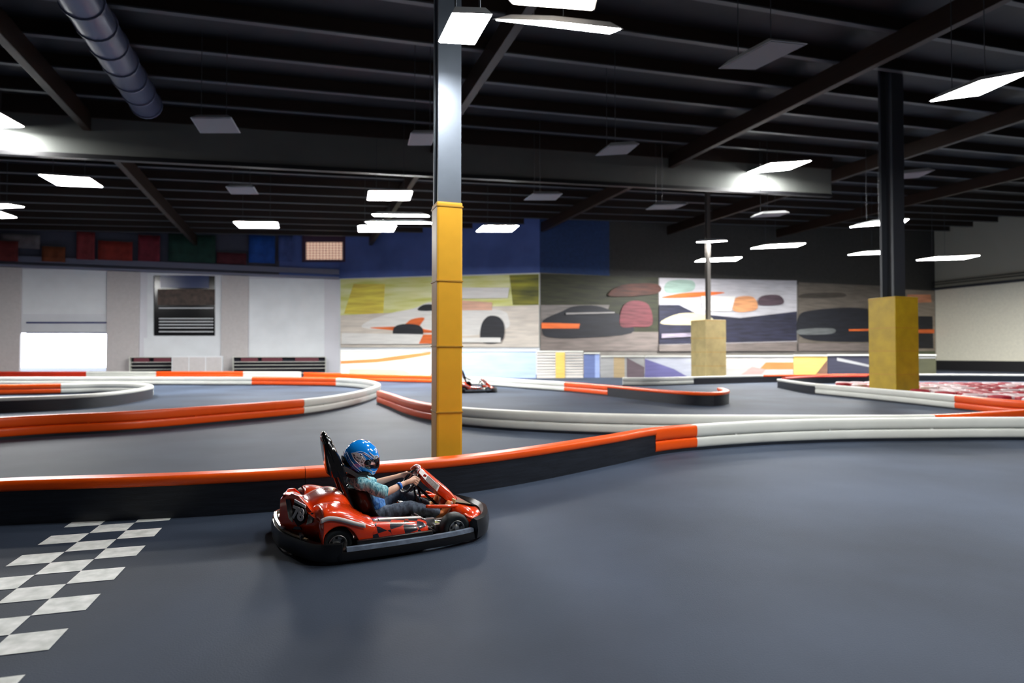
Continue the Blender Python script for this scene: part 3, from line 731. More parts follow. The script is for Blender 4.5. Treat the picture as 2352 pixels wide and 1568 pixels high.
def go_kart(label, number=True):
    K = thing('go_kart', label, 'go-kart')
    # chassis tray and tubes
    b = bmesh.new(); box(b, (.62, 0, .055), (1.36, .62, .02), bevel=.005); new('floor_tray', b, M_blk, K)
    for s in (-1, 1):
        b = bmesh.new(); tube(b, spline([(-.2, s*.3, .08), (.3, s*.34, .08), (.8, s*.3, .08), (1.1, s*.24, .09), (1.38, s*.2, .09)], 5), .016, 10); new('chassis_tube', b, M_blk, K, smooth=True)
        b = bmesh.new(); tube(b, spline([(.78, s*.26, .1), (.9, s*.3, .13), (1.05, s*.4, .14), (1.12, s*.3, .16), (1.28, s*.16, .19)], 5), .022, 10); new('yellow_frame_tube', b, M_palev, K, smooth=True)
        b = bmesh.new(); box(b, (.86, s*.37, .17), (.10, .06, .06), bevel=.012); box(b, (.93, s*.42, .12), (.09, .05, .07), bevel=.015); new('steering_knuckle', b, M_chrome, K)
        b = bmesh.new(); tube(b, [(.78, s*.1, .15), (1.03, s*.44, .15)], .012, 8); tube(b, [(.74, s*.3, .24), (.94, s*.42, .1)], .009, 8); tube(b, [(.7, s*.34, .24), (.88, s*.46, .1)], .008, 8); new('tie_rod', b, M_chrome, K, smooth=True)
    b = bmesh.new(); tube(b, [(0, -.5, .13), (0, .5, .13)], .02, 12); new('rear_axle', b, M_chrome, K, smooth=True)
    for s in (-1, 1):
        b = bmesh.new(); tube(b, spline([(1.12, s*.1, .1), (1.18, s*.11, .2), (1.19, s*.17, .26)], 4), .009, 8); box(b, (1.19, s*.15, .27), (.015, .07, .05), bevel=.004); new('pedal', b, M_palev, K)
    # wheels
    def wheel(x, s, r, w, yc):
        yo = s*yc; e = s*w/2
        b = bmesh.new(); ri = r*.55
        lathe_y(b, [(ri, -w/2*.8), (ri+.01, -w/2*.92), (r*.8, -w/2), (r*.95, -w/2*.86), (r, -w/2*.6), (r*1.005, 0), (r, w/2*.6), (r*.95, w/2*.86), (r*.8, w/2), (ri+.01, w/2*.92), (ri, w/2*.8)], 40, (x, yo, r))
        o = new('wheel', b, M_tyre, K, smooth=True)
        b = bmesh.new()
        lathe_y(b, [(ri*1.02, e*.9), (ri*1.0, e*.98), (ri*.93, e*.96), (ri*.86, e*.6), (ri*.55, e*.5), (ri*.5, e*.62), (ri*.28, e*.7), (.001, e*.7)], 32, (x, yo, r))
        lathe_y(b, [(ri*1.0, e*.9), (ri*1.0, -e*.9)], 32, (x, yo, r))
        rm = new('rim', b, M_rim, o, smooth=True)
        b = bmesh.new()
        for k in range(5):
            a = 2*PI*k/5+.4; box(b, (x+math.cos(a)*ri*.68, yo+e*.53, r+math.sin(a)*ri*.68), (.028, .012, .022), Matrix.Rotation(-a, 3, 'Y'), .003)
        new('rim_hole', b, M_blk, o)
        b = bmesh.new(); lathe_y(b, [(.019, e*.6), (.019, e*.85), (.001, e*.85)], 6, (x, yo, r)); new('hub_nut', b, M_chrome, o)
    for s in (-1, 1): wheel(0, s, .136, .19, .50); wheel(1.05, s, .13, .135, .515)
    # rear body shell
    def shell_half_ring(x, w, zb, zs, hw, zt, lowy):
        pr = [(w, zb), (w+.004, (zb+zs)/2), (w-.004, zs), (w-.06, zs+.035), (hw+.05, zs+.05), (hw, zt-.05), (hw*.8, zt-.008), (hw*.4, zt+.004), (0, zt)]
        R = [(x, -a, z) for a, z in pr]; L = [(x, a, z) for a, z in pr[-2::-1]]
        return R+L
    def xr(y): return min(-.13, -.375+.7*abs(y))
    def warp(p):
        x, y, z = p
        return (x, y, z) if x >= -.12 else (-.12-(-.12-x)/.225*(-.12-xr(y)), y, z)
    st = [(-.345, .60, .10, .29, .20, .468), (-.31, .605, .10, .295, .215, .462), (-.26, .61, .10, .30, .22, .44), (-.2, .612, .11, .31, .23, .415), (-.165, .615, .17, .365, .235, .415),
          (-.12, .618, .235, .392, .25, .43), (-.06, .62, .282, .395, .26, .455), (0, .622, .296, .385, .27, .468), (.06, .622, .284, .368, .275, .47), (.12, .62, .238, .345, .27, .455), (.155, .62, .17, .325, .265, .43), (.18, .62, .11, .312, .26, .39), (.21, .62, .1, .298, .26, .33), (.26, .62, .1, .266, .26, .285), (.30, .618, .1, .256, .26, .27)]
    b = bmesh.new(); loft(b, [[warp(p) for p in shell_half_ring(*q, 0)] for q in st], closed=False)
    sh = new('rear_body_shell', b, M_red, K, smooth=True); subsurf(sh, 2); sd = sh.modifiers.new('s', 'SOLIDIFY'); sd.thickness = .006
    # V-shaped tail panel closing the back
    b = bmesh.new(); tp = [(0, .425), (.05, .45), (.11, .488), (.18, .475), (.25, .42), (.31, .355), (.45, .325), (.6, .285)]
    ys = [(-y, z) for y, z in tp[::-1]]+tp[1:]
    rows = [[(xr(y)-.004*(1-abs(y)), y, z) for y, z in ys], [(xr(y)-.012*max(0, 1-abs(y)/.4), y, .24+.03*abs(y)) for y, z in ys], [(xr(y)+.03*max(0, 1-abs(y)/.4), y, .09) for y, z in ys]]
    loft(b, [[(x+.02, y, z-.004) for x, y, z in rows[0]]]+rows, closed=False)
    o = new('tail_panel', b, M_red, K, smooth=True); sd = o.modifiers.new('s', 'SOLIDIFY'); sd.thickness = .006; smooth_by(o, 28)
    # black vents and number plate on the right-rear facet
    def facet(name, pts, m, lift=.012, th=.01, parent=K):
        P = [Vector(p) for p in pts]; n = (P[1]-P[0]).cross(P[2]-P[0]).normalized()
        if n.x > 0: n = -n
        bb = bmesh.new(); poly(bb, [p+n*lift for p in P], th, n); return new(name, bb, m, parent)
    def onf(y0, y1, z0, z1, s):  # right/left rear facet, y decreasing goes outward
        f = lambda y, z: Vector((-.379+abs(y)*.7-(.008 if z < .3 else 0), y, z)); return f
    f = onf(0, 0, 0, 0, 0)
    for s in (-1, 1):
        facet('tail_vent', [f(s*.285, .25), f(s*.338, .275), f(s*.348, .325), f(s*.33, .358), f(s*.292, .33)], M_gloss, .02)
        facet('tail_vent', [f(s*.15, .19), f(s*.24, .20), f(s*.22, .225), f(s*.17, .22)], M_gloss, .02)
    pl = facet('number_plate', [f(-.21, .225), f(-.262, .265), f(-.282, .335), f(-.266, .39), f(-.168, .425), f(-.155, .36), f(-.168, .28)], mat('plate_black', (.006, .006, .007), .55, spec=.2), .03, .012)
    facet('plate_trim', [f(-.168, .43), f(-.27, .395), f(-.275, .415), f(-.168, .452)], M_cream, .034, .012)
    facet('tail_slit', [f(-.07, .44), f(-.115, .44), f(-.14, .34), f(-.15, .25), f(-.11, .28)], M_gloss, .02, .008)
    if number:
        fc = bpy.data.curves.new('number', 'FONT'); fc.body = '78'; fc.size = .145; fc.align_x = 'CENTER'; fc.align_y = 'CENTER'; fc.extrude = .003; fc.offset = .005; fc.space_character = .88
        tmp = bpy.data.objects.new('tmp', fc); C.objects.link(tmp); dg = bpy.context.evaluated_depsgraph_get(); dg.update()
        nme = bpy.data.meshes.new_from_object(tmp.evaluated_get(dg), depsgraph=dg); bpy.data.objects.remove(tmp); nme.materials.clear(); nme.materials.append(M_cream)
        no = bpy.data.objects.new('number', nme); C.objects.link(no)
        ex = Vector((.7, -1, 0)).normalized(); ez = Vector((0, 0, 1)); nn = ex.cross(ez)
        Mx = Matrix((ex, ez, nn)).transposed().to_4x4(); Mx.translation = f(-.217, .337)+nn*.048
        Mx = Mx @ Matrix.Rotation(math.radians(-9), 4, 'Z')
        no.parent = pl; no.matrix_local = Mx
    # white stripe on the flank
    for s in (-1, 1):
        b = bmesh.new(); SP = spline([(-.145, 0, .352), (-.09, 0, .368), (-.02, 0, .358), (.06, 0, .33), (.14, 0, .298), (.215, 0, .272)], 4)
        loft(b, [[(p.x, s*.630, p.z+.018), (p.x, s*.630, p.z-.018)] for p in SP], closed=False)
        o = new('flank_stripe', b, M_cream, K, smooth=True); sd = o.modifiers.new('s', 'SOLIDIFY'); sd.thickness = .006; sd.offset = 0
        # side pod
        b = bmesh.new(); rr = []
        for x, zt, yo in ((.28, .262, .622), (.4, .25, .625), (.52, .235, .625), (.64, .222, .62), (.74, .21, .6), (.79, .19, .56)):
            rr.append([(x, s*.34, .08), (x, s*.34, zt+.01), (x, s*.42, zt+.022), (x, s*(yo-.07), zt+.015), (x, s*(yo-.015), zt-.01), (x, s*yo, zt-.06), (x, s*yo, .1)])
        loft(b, rr); o = new('side_pod', b, M_graph, K, smooth=True); smooth_by(o, 50)
        b = bmesh.new(); loft(b, [[(x, s*(y), z+.004), (x, s*(y+.05), z+.004), (x, s*(y+.05), z-.004), (x, s*y, z-.004)] for x, y, z in ((.36, .46, .276), (.5, .44, .262), (.62, .43, .25), (.76, .42, .236))])
        new('pod_sticker', b, M_cream, K)
        b = bmesh.new(); box(b, (.47, s*.635, .115), (.66, .05, .10), bevel=.02); new('pod_sill', b, M_blk, K)
    # wrap-round bumper
    def ring(path, prof, name, m, closed=False):
        bb = bmesh.new(); S_ = [Vector((p[0], p[1], 0)) for p in path]; sweep(bb, S_, prof); return smooth_by(new(name, bb, m, K))
    for s in (-1, 1):
        path = spline([(0, s*.668, 0), (.05, s*.675, 0), (.4, s*.685, 0), (.8, s*.67, 0), (1.1, s*.63, 0), (1.27, s*.55, 0), (1.38, s*.42, 0)], 5)
        ring(path, [(-.03, .03), (.03, .03), (.04, .06), (.03, .10), (-.03, .10), (-.04, .06)], 'side_bumper', M_blk)
        path2 = [p for p in path if .04 < p.x < 1.3]
        ring(path2, [(-.028, .10), (.028, .10), (.018, .132), (-.018, .132)], 'bumper_strip', M_stripe)
    rp = spline([(.02, -.672, 0), (-.10, -.635, 0), (-.19, -.53, 0), (-.28, -.33, 0), (-.35, -.12, 0), (-.375, 0, 0), (-.385, .2, 0), (-.375, .42, 0), (-.34, .56, 0), (-.22, .64, 0), (-.05, .665, 0)], 6)
    ring(rp, [(-.03, .03), (.03, .03), (.035, .1), (.025, .165), (-.025, .165), (-.035, .1)], 'rear_bumper', M_blk)
    for z in (.18, .20):
        pth = [p for p in rp if -.5 < p.y < .64]
        ring(pth if z < .19 else [p for p in rp if -.1 < p.y < .64], [(-.012, z-.012), (.012, z-.012), (.012, z), (-.012, z)], 'bumper_trim', M_bronze if z < .19 else M_chrome)
    for s in (-1, 1):
        b = bmesh.new(); box(b, ((-.345 if s > 0 else -.255), s*.36, .17), (.03, .12, .06), bevel=.01); new('bumper_bracket', b, M_chrome if s > 0 else M_blk, K)
    np_ = spline([(1.2, -.615, 0), (1.33, -.51, 0), (1.43, -.34, 0), (1.5, -.15, 0), (1.515, 0, 0), (1.5, .15, 0), (1.43, .34, 0), (1.33, .51, 0), (1.2, .615, 0)], 6)
    ring(np_, [(-.03, .03), (.035, .04), (.045, .12), (.03, .20), (-.01, .215), (-.04, .18), (-.035, .08)], 'nose_bumper', M_blk)
    # nose cone
    b = bmesh.new(); rr = []
    for x, w, zt in ((1.16, .30, .25), (1.23, .42, .255), (1.31, .44, .24), (1.39, .36, .215), (1.44, .27, .18), (1.47, .18, .14)):
        rr.append([(x, -w, .06), (x, -w, zt-.07), (x, -w*.86, zt-.02), (x, -w*.5, zt), (x, 0, zt+.004), (x, w*.5, zt), (x, w*.86, zt-.02), (x, w, zt-.07), (x, w, .06)])
    loft(b, rr); o = new('nose_cone', b, M_red, K, smooth=True); smooth_by(o, 50)
    b = bmesh.new(); loft(b, [[(x, -w, z), (x, w, z), (x, w, z-.012), (x, -w, z-.012)] for x, w, z in ((1.2, .2, .272), (1.32, .27, .256), (1.42, .18, .212))]); new('nose_panel', b, M_gloss, K)
    for s in (-1, 1):
        b = bmesh.new(); tube(b, spline([(.88, s*.22, .27), (1.0, s*.24, .26), (1.12, s*.24, .25), (1.25, s*.2, .235)], 4), [.012]+[.018]*11+[.012], 10); new('red_side_rail', b, M_red, K, smooth=True)
        b = bmesh.new(); rr = []
        for x, y, z in ((1.13, .54, .265), (1.2, .53, .235), (1.28, .5, .19), (1.36, .47, .13)):
            rr.append([(x, s*(y-.06), z), (x, s*(y+.04), z-.012), (x, s*(y+.05), z-.05), (x, s*(y-.06), z-.05)])
        loft(b, rr); o = new('nose_fin', b, M_red, K, smooth=True); subsurf(o, 1)
    # steering fairing (tall panel ahead of the wheel)
    b = bmesh.new(); rr = []
    for q, (x, z, w, h) in enumerate(((.852, .585, .085, .03), (.875, .61, .10, .055), (.95, .545, .125, .075), (1.08, .43, .12, .085), (1.16, .36, .105, .085), (1.24, .275, .075, .065), (1.29, .215, .06, .05))):
        nrm = Vector((.63, 0, .77)); c = Vector((x, 0, z))
        rr.append([tuple(c+nrm*(-h)+Vector((0, -w*1.25, 0))), tuple(c+nrm*(-h*.1)+Vector((0, -w*.95, 0))), tuple(c+nrm*.012+Vector((0, -w*.6, 0))), tuple(c+nrm*.016), tuple(c+nrm*.012+Vector((0, w*.6, 0))), tuple(c+nrm*(-h*.1)+Vector((0, w*.95, 0))), tuple(c+nrm*(-h)+Vector((0, w*1.25, 0)))])
    loft(b, rr, closed=False); o = new('steering_fairing', b, M_red, K, smooth=True); sd = o.modifiers.new('s', 'SOLIDIFY'); sd.thickness = .008; sd.offset = 0; smooth_by(o, 30)
    fr = o
    # white side sticker on the fairing flange
    b = bmesh.new()
    def flange(i, t, lift=.007):
        A = Vector(rr[i][0]); B = Vector(rr[i][1]); return A.lerp(B, t)+Vector((0, -lift, .002))
    P = [flange(1, .12), flange(2, .1), flange(3, .08).lerp(flange(2, .08), .1), flange(3, .9).lerp(flange(2, .9), .1), flange(2, .92), flange(1, .9)]
    vv = [b.verts.new(p) for p in P]; b.faces.new((vv[0], vv[1], vv[4], vv[5])); b.faces.new((vv[1], vv[2], vv[3], vv[4]))
    o = new('fairing_sticker', b, M_cream, fr); sd = o.modifiers.new('s', 'SOLIDIFY'); sd.thickness = .004
    b = bmesh.new(); c = flange(2, .5, .012).lerp(flange(1, .5, .012), .35); box(b, c, (.03, .004, .022), Matrix.Rotation(.7, 3, 'Y')); new('sticker_emblem', b, M_redp, fr)
    b = bmesh.new()
    for k in range(5):
        a = flange(2, .2+.14*k, .011).lerp(flange(1, .2+.14*k, .011), .1); c = flange(3, .2+.14*k, .011).lerp(flange(2, .2+.14*k, .011), .2); tube(b, [a, c], .0028, 6)
    new('sticker_lines', b, mat('sticker_grey', (.4, .38, .38), .5), fr)
    b = bmesh.new(); box(b, (.90, 0, .545), (.03, .17, .09), Matrix.Rotation(-.65, 3, 'Y'), .012); new('fairing_back_plate', b, M_bronze, fr)
    b = bmesh.new(); box(b, (1.30, 0, .205), (.09, .12, .05), Matrix.Rotation(.6, 3, 'Y'), .015); new('fairing_foot', b, M_housing, fr)
    # steering wheel
    cw = Vector((.80, 0, .475)); ax = Vector((.80, 0, -.6)).normalized(); a, bb_ = Vector((0, 1, 0)), ax.cross(Vector((0, 1, 0))).normalized()
    b = bmesh.new(); pts = []
    for k in range(40):
        t = 2*PI*k/40; r = .135*(1 if math.sin(t) > -.75 else .97); pts.append(cw+a*math.cos(t)*r+bb_*math.sin(t)*r*.95)
    tube(b, pts, .0125, 10, closed=True); o = new('steering_wheel', b, M_blk, K, smooth=True)
    b = bmesh.new()
    for k in range(3):
        t = PI/2+2*PI*k/3; tube(b, [cw+ax*.02, cw+a*math.cos(t)*.128+bb_*math.sin(t)*.122], .009, 8)
    tube(b, [cw-ax*.012, cw+ax*.03], .032, 16); new('wheel_spoke', b, M_chrome, o, smooth=True)
    b = bmesh.new(); tube(b, [cw+ax*.02, (1.16, 0, .14)], .013, 10); tube(b, [(.86, -.07, .40), (.92, -.1, .1)], .012, 8); tube(b, [(.86, .07, .40), (.92, .1, .1)], .012, 8); new('steering_column', b, M_gloss, K, smooth=True)
    b = bmesh.new(); box(b, cw+Vector((.07, 0, .05)), (.06, .1, .05), Matrix.Rotation(-.6, 3, 'Y'), .012); new('dash_box', b, mat('dark_red_box', (.2, .03, .02), .5), K)
    # bucket seat
    b = bmesh.new(); rr = []
    for z, xb, xf, w in ((.075, .33, .68, .13), (.10, .31, .70, .165), (.16, .285, .56, .195), (.24, .262, .42, .205), (.33, .240, .395, .205), (.40, .215, .37, .2), (.485, .20, .345, .185)):
        ring_ = []
        for k in range(13):
            t = PI*k/12; ring_.append((xb+(xf-xb)*(1-math.sin(t))**.8, -w*math.cos(t) if True else 0, z))
        rr.append(ring_)
    loft(b, rr, closed=False); seat = new('bucket_seat', b, mat('seat_black', (.004, .004, .005), .35, spec=.3), K, smooth=True); sd = seat.modifiers.new('s', 'SOLIDIFY'); sd.thickness = .02; subsurf(seat, 1)
    b = bmesh.new(); box(b, (.47, 0, .085), (.4, .3, .03), bevel=.012); new('seat_base', b, M_gloss, K)
    # roll hoop with head panel
    B0, B1_, B2_, B3_ = Vector((.245, .155, .12)), Vector((.20, .155, .34)), Vector((.085, .125, .66)), Vector((-.005, .055, .945))
    mr = lambda p: Vector((p.x, -p.y, p.z))
    loop = spline([B0, B1_, B2_, Vector((.01, .09, .88)), Vector((-.012, .035, .962)), mr(Vector((-.012, .035, .962))), mr(Vector((.01, .09, .88))), mr(B2_), mr(B1_), mr(B0)], 6)
    b = bmesh.new(); tube(b, loop, .024, 12, sx=1, sy=1); new('roll_hoop', b, M_gloss, K, smooth=True)
    b = bmesh.new(); rr = []
    for z, w, th in ((.60, .15, .07), (.68, .148, .068), (.78, .13, .058), (.88, .10, .045), (.945, .07, .035), (.972, .03, .018)):
        xc = .098-(z-.62)*.31
        rr.append([(xc-th, -w*.8, z), (xc-th*.8, -w, z), (xc+th*.7, -w, z), (xc+th, -w*.8, z), (xc+th, w*.8, z), (xc+th*.7, w, z), (xc-th*.8, w, z), (xc-th, w*.8, z)])
    loft(b, rr); o = new('head_panel', b, M_gloss, K, smooth=True); smooth_by(o, 50)
    b = bmesh.new()
    for z, x in ((.905, -.008), (.935, -.015)):
        for y in (-.02, .02): ball(b, (x+.045, y*1.2-.03, z), .006, seg=8)
    ball(b, (.115, -.13, .70), .014, seg=10); new('hoop_bolt', b, M_chrome, K, smooth=True)
    b = bmesh.new(); tube(b, [(.20, -.15, .36), (.20, .15, .36)], .014, 8); tube(b, [(.155, -.14, .46), (.19, .14, .42)], .012, 8); new('hoop_brace', b, M_chrome, K, smooth=True)
    for s in (-1, 1):
        b = bmesh.new(); sp = spline([(.11, s*.11, .695), (.17, s*.105, .675), (.235, s*.10, .635), (.285, s*.095, .60), (.36, s*.09, .585)], 5)
        loft(b, [[tuple(p+Vector((0, -.02, .0))), tuple(p+Vector((0, .02, 0))), tuple(p+Vector((.004, .02, -.045))), tuple(p+Vector((.004, -.02, -.045)))] for p in sp]); new('shoulder_strap', b, mat('grey_black_webbing', (.035, .045, .05), .7), K)
    return K
kart = go_kart('red go-kart number 78 carrying the child with the blue helmet')
TH = math.radians(27); KO = Vector((-1.693, 5.657, 0))
kart.location = KO; kart.rotation_euler = (0, 0, TH)
far = copy_tree(kart); far['label'] = 'distant empty-looking red go-kart beyond the yellow column'
far.location = at_d(1062, 27.5); far.rotation_euler = (0, 0, math.radians(12))

# ------------------------------------------------------------------ the driver, seated in the kart (same local frame)
M_skin = mat('skin', (.9, .52, .36), .5, var=.05); M_hair = mat('dark_hair', (.03, .018, .01), .6)
P = thing('person', 'child in blue helmet, teal tie-dye T-shirt and dark trousers driving the red kart', 'person', KO, TH)
pel, chest, neck = Vector((.41, 0, .20)), Vector((.315, 0, .42)), Vector((.305, 0, .555))
HC = Vector((.330, 0, .74))
shR, elR, wrR = Vector((.295, -.14, .525)), Vector((.50, -.225, .435)), Vector((.685, -.165, .492))
shL, elL, wrL = Vector((.295, .14, .525)), Vector((.50, .225, .435)), Vector((.685, .165, .492))
hipR, knR, anR = Vector((.45, -.085, .20)), Vector((.745, -.135, .262)), Vector((1.02, -.15, .18))
hipL, knL, anL = Vector((.45, .085, .20)), Vector((.73, .15, .335)), Vector((1.02, .15, .19))
ax = Vector((.80, 0, -.6)).normalized(); Yv = Vector((0, 1, 0)); up_ = ax.cross(Yv).normalized()
if up_.z < 0: up_ = -up_
WC = Vector((.80, 0, .475))
bm = bmesh.new()
capsule(bm, [pel, pel.lerp(chest, .5), chest, Vector((.325, 0, .49))], [.10, .10, .105, .09], 18, sx=1.15, sy=.85)
capsule(bm, [shR, shL], [.05, .05]); capsule(bm, [neck-Vector((0, 0, .05)), neck+Vector((.005, 0, .09))], [.045, .042])
# head: cranium, jaw, nose, ears
ball(bm, HC+Vector((-.01, 0, .025)), .082, (1.08, .88, 1.05)); ball(bm, HC+Vector((.03, 0, -.04)), .058, (1, .85, 1.0)); ball(bm, HC+Vector((.055, 0, -.075)), .025, (1, 1.1, .8))
capsule(bm, [HC+Vector((.082, 0, .0)), HC+Vector((.098, 0, -.03))], [.008, .012], 10)
ball(bm, HC+Vector((.074, 0, -.058)), .016, (.8, 1.3, .5))
for s in (-1, 1): ball(bm, HC+Vector((-.01, s*.076, -.01)), .022, (.7, .35, 1.1))
for sh_, el, wr, s in ((shR, elR, wrR, -1), (shL, elL, wrL, 1)):
    capsule(bm, [sh_, sh_.lerp(el, .5), el], [.043, .038, .032]); capsule(bm, [el, el.lerp(wr, .35), wr], [.032, .034, .023])
    # hand gripping the rim: rim point, rim tangent
    th_ = math.radians(12); rp_ = WC+Yv*(s*.135*math.cos(th_))+up_*(.13*math.sin(th_)); tg = (up_*math.cos(th_)-Yv*(s*math.sin(th_))).normalized()
    outw = (Yv*s).normalized(); back = -ax
    knuck = rp_+back*.030+outw*.012
    capsule(bm, [wr, wr.lerp(knuck, .55)+outw*.004, knuck], [.022, .024, .022], 12, sx=1.0, sy=1.0)
    for w_ in (-.018, -.006, .006, .018): capsule(bm, [wr.lerp(knuck, .4), knuck+tg*w_*1.1], [.015, .0125], 10)
    ln = (.9, 1.04, 1.0, .82)
    for k, w_ in enumerate((.029, .010, -.010, -.029)):     # index at the top, little finger below
        q = rp_+tg*w_; L_ = ln[k]
        pts = [knuck+tg*w_*.95, q+outw*.027*L_+back*.012, q+outw*.020*L_+ax*.016, q+ax*.023*L_-outw*.004, q-outw*.012+ax*.012]
        capsule(bm, pts, [.0105, .0098, .009, .0085, .0075], 10)
    thb = wr.lerp(knuck, .5)+tg*.016
    capsule(bm, [thb, thb.lerp(rp_, .5)+tg*.028-outw*.012+back*.008, rp_+tg*.040-outw*.016+back*.004, rp_+tg*.046-outw*.012+ax*.012], [.0125, .0115, .0105, .0088], 10)
for a_, b_, c_ in ((hipR, knR, anR), (hipL, knL, anL)):
    capsule(bm, [a_, b_], [.062, .042]); capsule(bm, [b_, b_.lerp(c_, .35), c_], [.042, .043, .028])
body = bake_remesh('body', bm, .0042, M_skin, P, 2)
# eyes, brows, mouth, hair
for s in (-1, 1):
    b = bmesh.new(); ball(b, HC+Vector((.077, s*.030, -.002)), .011); e = new('eye', b, mat('eye_white', (.8, .8, .8), .2), P, smooth=True)
    b = bmesh.new(); ball(b, HC+Vector((.0835, s*.030, -.002)), .0058); new('iris', b, mat('iris_brown', (.03, .015, .01), .1), e, smooth=True)
    b = bmesh.new(); capsule(b, [HC+Vector((.084, s*.018, .018)), HC+Vector((.076, s*.045, .017))], [.003, .002], 8); new('eyebrow', b, M_hair, P, smooth=True)
b = bmesh.new(); capsule(b, [HC+Vector((.086, -.016, -.060)), HC+Vector((.090, 0, -.059)), HC+Vector((.086, .016, -.060))], [.003, .005, .003], 8); new('mouth', b, mat('lip', (.45, .16, .13), .4), P, smooth=True)
b = bmesh.new(); ball(b, HC+Vector((-.016, 0, .03)), .089, (1.07, .9, 1.05), 24)
bmesh.ops.bisect_plane(b, geom=b.verts[:]+b.edges[:]+b.faces[:], plane_co=HC+Vector((.03, 0, .02)), plane_no=Vector((.75, 0, -.65)), clear_outer=True); new('hair', b, M_hair, P, smooth=True)
# shirt
bm = bmesh.new()
capsule(bm, [Vector((.455, 0, .285)), Vector((.405, 0, .33)), Vector((.345, 0, .41)), Vector((.30, 0, .49)), Vector((.29, 0, .54))], [.11, .122, .13, .125, .085], 22, sx=1.2, sy=.92)
capsule(bm, [shR+Vector((0, 0, -.005)), shL+Vector((0, 0, -.005))], [.064, .064], 18)
for sh_, el, s in ((shR, elR, -1), (shL, elL, 1)):
    capsule(bm, [sh_, sh_.lerp(el, .5), sh_.lerp(el, .86)], [.064, .060, .063], 18)
def wr_(co, n):
    k = noise.noise(co*14)*.011+noise.noise(Vector((co.x*38, co.y*20, co.z*22)))*.0045
    return co+n*k
M_shirt = mat('teal_tie_dye', (.05, .33, .42), .75)
nt = M_shirt.node_tree; bs = nt.nodes['Principled BSDF']; tc = nt.nodes.new('ShaderNodeTexCoord'); n1 = nt.nodes.new('ShaderNodeTexNoise'); n1.inputs['Scale'].default_value = 26; n1.inputs['Detail'].default_value = 6; n1.inputs['Distortion'].default_value = 1.5
mp = nt.nodes.new('ShaderNodeMapping'); mp.inputs['Scale'].default_value = (1.6, 1.2, .6); mp.inputs['Rotation'].default_value = (0, .4, 0); nt.links.new(tc.outputs['Object'], mp.inputs[0]); nt.links.new(mp.outputs[0], n1.inputs['Vector'])
r1 = nt.nodes.new('ShaderNodeValToRGB'); r1.color_ramp.elements[0].position = .36; r1.color_ramp.elements[0].color = (.015, .22, .32, 1); r1.color_ramp.elements[1].position = .68; r1.color_ramp.elements[1].color = (.5, .88, .92, 1)
r2 = nt.nodes.new('ShaderNodeValToRGB'); r2.color_ramp.elements[0].position = .36; r2.color_ramp.elements[0].color = (.005, .14, .62, 1); r2.color_ramp.elements[1].position = .7; r2.color_ramp.elements[1].color = (.25, .55, .98, 1)
nt.links.new(n1.outputs['Fac'], r1.inputs[0]); nt.links.new(n1.outputs['Fac'], r2.inputs[0])
sx = nt.nodes.new('ShaderNodeSeparateXYZ'); nt.links.new(tc.outputs['Object'], sx.inputs[0])
mr1 = nt.nodes.new('ShaderNodeMapRange'); mr1.inputs['From Min'].default_value = .42; mr1.inputs['From Max'].default_value = .36; nt.links.new(sx.outputs['Z'], mr1.inputs['Value'])
mx = nt.nodes.new('ShaderNodeMix'); mx.data_type = 'RGBA'; nt.links.new(mr1.outputs[0], mx.inputs['Factor']); nt.links.new(r1.outputs[0], mx.inputs['A']); nt.links.new(r2.outputs[0], mx.inputs['B']); nt.links.new(mx.outputs['Result'], bs.inputs['Base Color'])
bake_remesh('t_shirt', bm, .007, M_shirt, P, 3, wr_)
# trousers
bm = bmesh.new(); capsule(bm, [Vector((.40, 0, .185)), Vector((.47, 0, .20))], [.105, .1], 18, sx=1.25, sy=.9)
for a_, b_, c_ in ((hipR, knR, anR), (hipL, knL, anL)):
    capsule(bm, [a_, a_.lerp(b_, .5), b_, b_.lerp(c_, .4), c_+(b_-c_)*.05], [.078, .07, .06, .057, .048], 18)
def wr2(co, n): return co+n*(noise.noise(Vector((co.x*30, co.y*14, co.z*14)))*.007)
bake_remesh('trousers', bm, .007, mat('charcoal_denim', (.10, .13, .18), .85, var=.4, vscale=70, stretch=(1, 1, .3)), P, 2, wr2)
# shoes: upper and sole
for an, s in ((anR, -1), (anL, 1)):
    bm = bmesh.new(); capsule(bm, [an+Vector((.0, 0, -.012)), an+Vector((.06, 0, -.01)), an+Vector((.10, 0, .045)), an+Vector((.115, 0, .085))], [.038, .036, .033, .024], 16, sx=1, sy=.9)
    o = bake_remesh('shoe', bm, .006, mat('orange_grey_shoe', (.85, .26, .07), .6, var=.3, vscale=8), P, 2)
    bm = bmesh.new(); tube(bm, spline([an+Vector((-.03, 0, -.05)), an+Vector((.05, 0, -.05)), an+Vector((.115, 0, .01)), an+Vector((.15, 0, .09))], 5), .03, 12, sx=1, sy=.35); new('sole', bm, M_cream, o, smooth=True)
# wristband on the right wrist
bm = bmesh.new(); w0 = elR.lerp(wrR, .74); dv = (wrR-elR).normalized(); a_, b_ = basis(dv)
loft(bm, [[tuple(w0+dv*h+(a_*math.cos(t)+b_*math.sin(t))*r) for t in [2*PI*k/24 for k in range(24)]] for h, r in ((-.015, .031), (-.015, .0345), (.015, .0335), (.015, .030), (-.015, .031))], caps=False)
new('wristband', bm, mat('blue_wristband', (.01, .16, .62), .4), P, smooth=True)
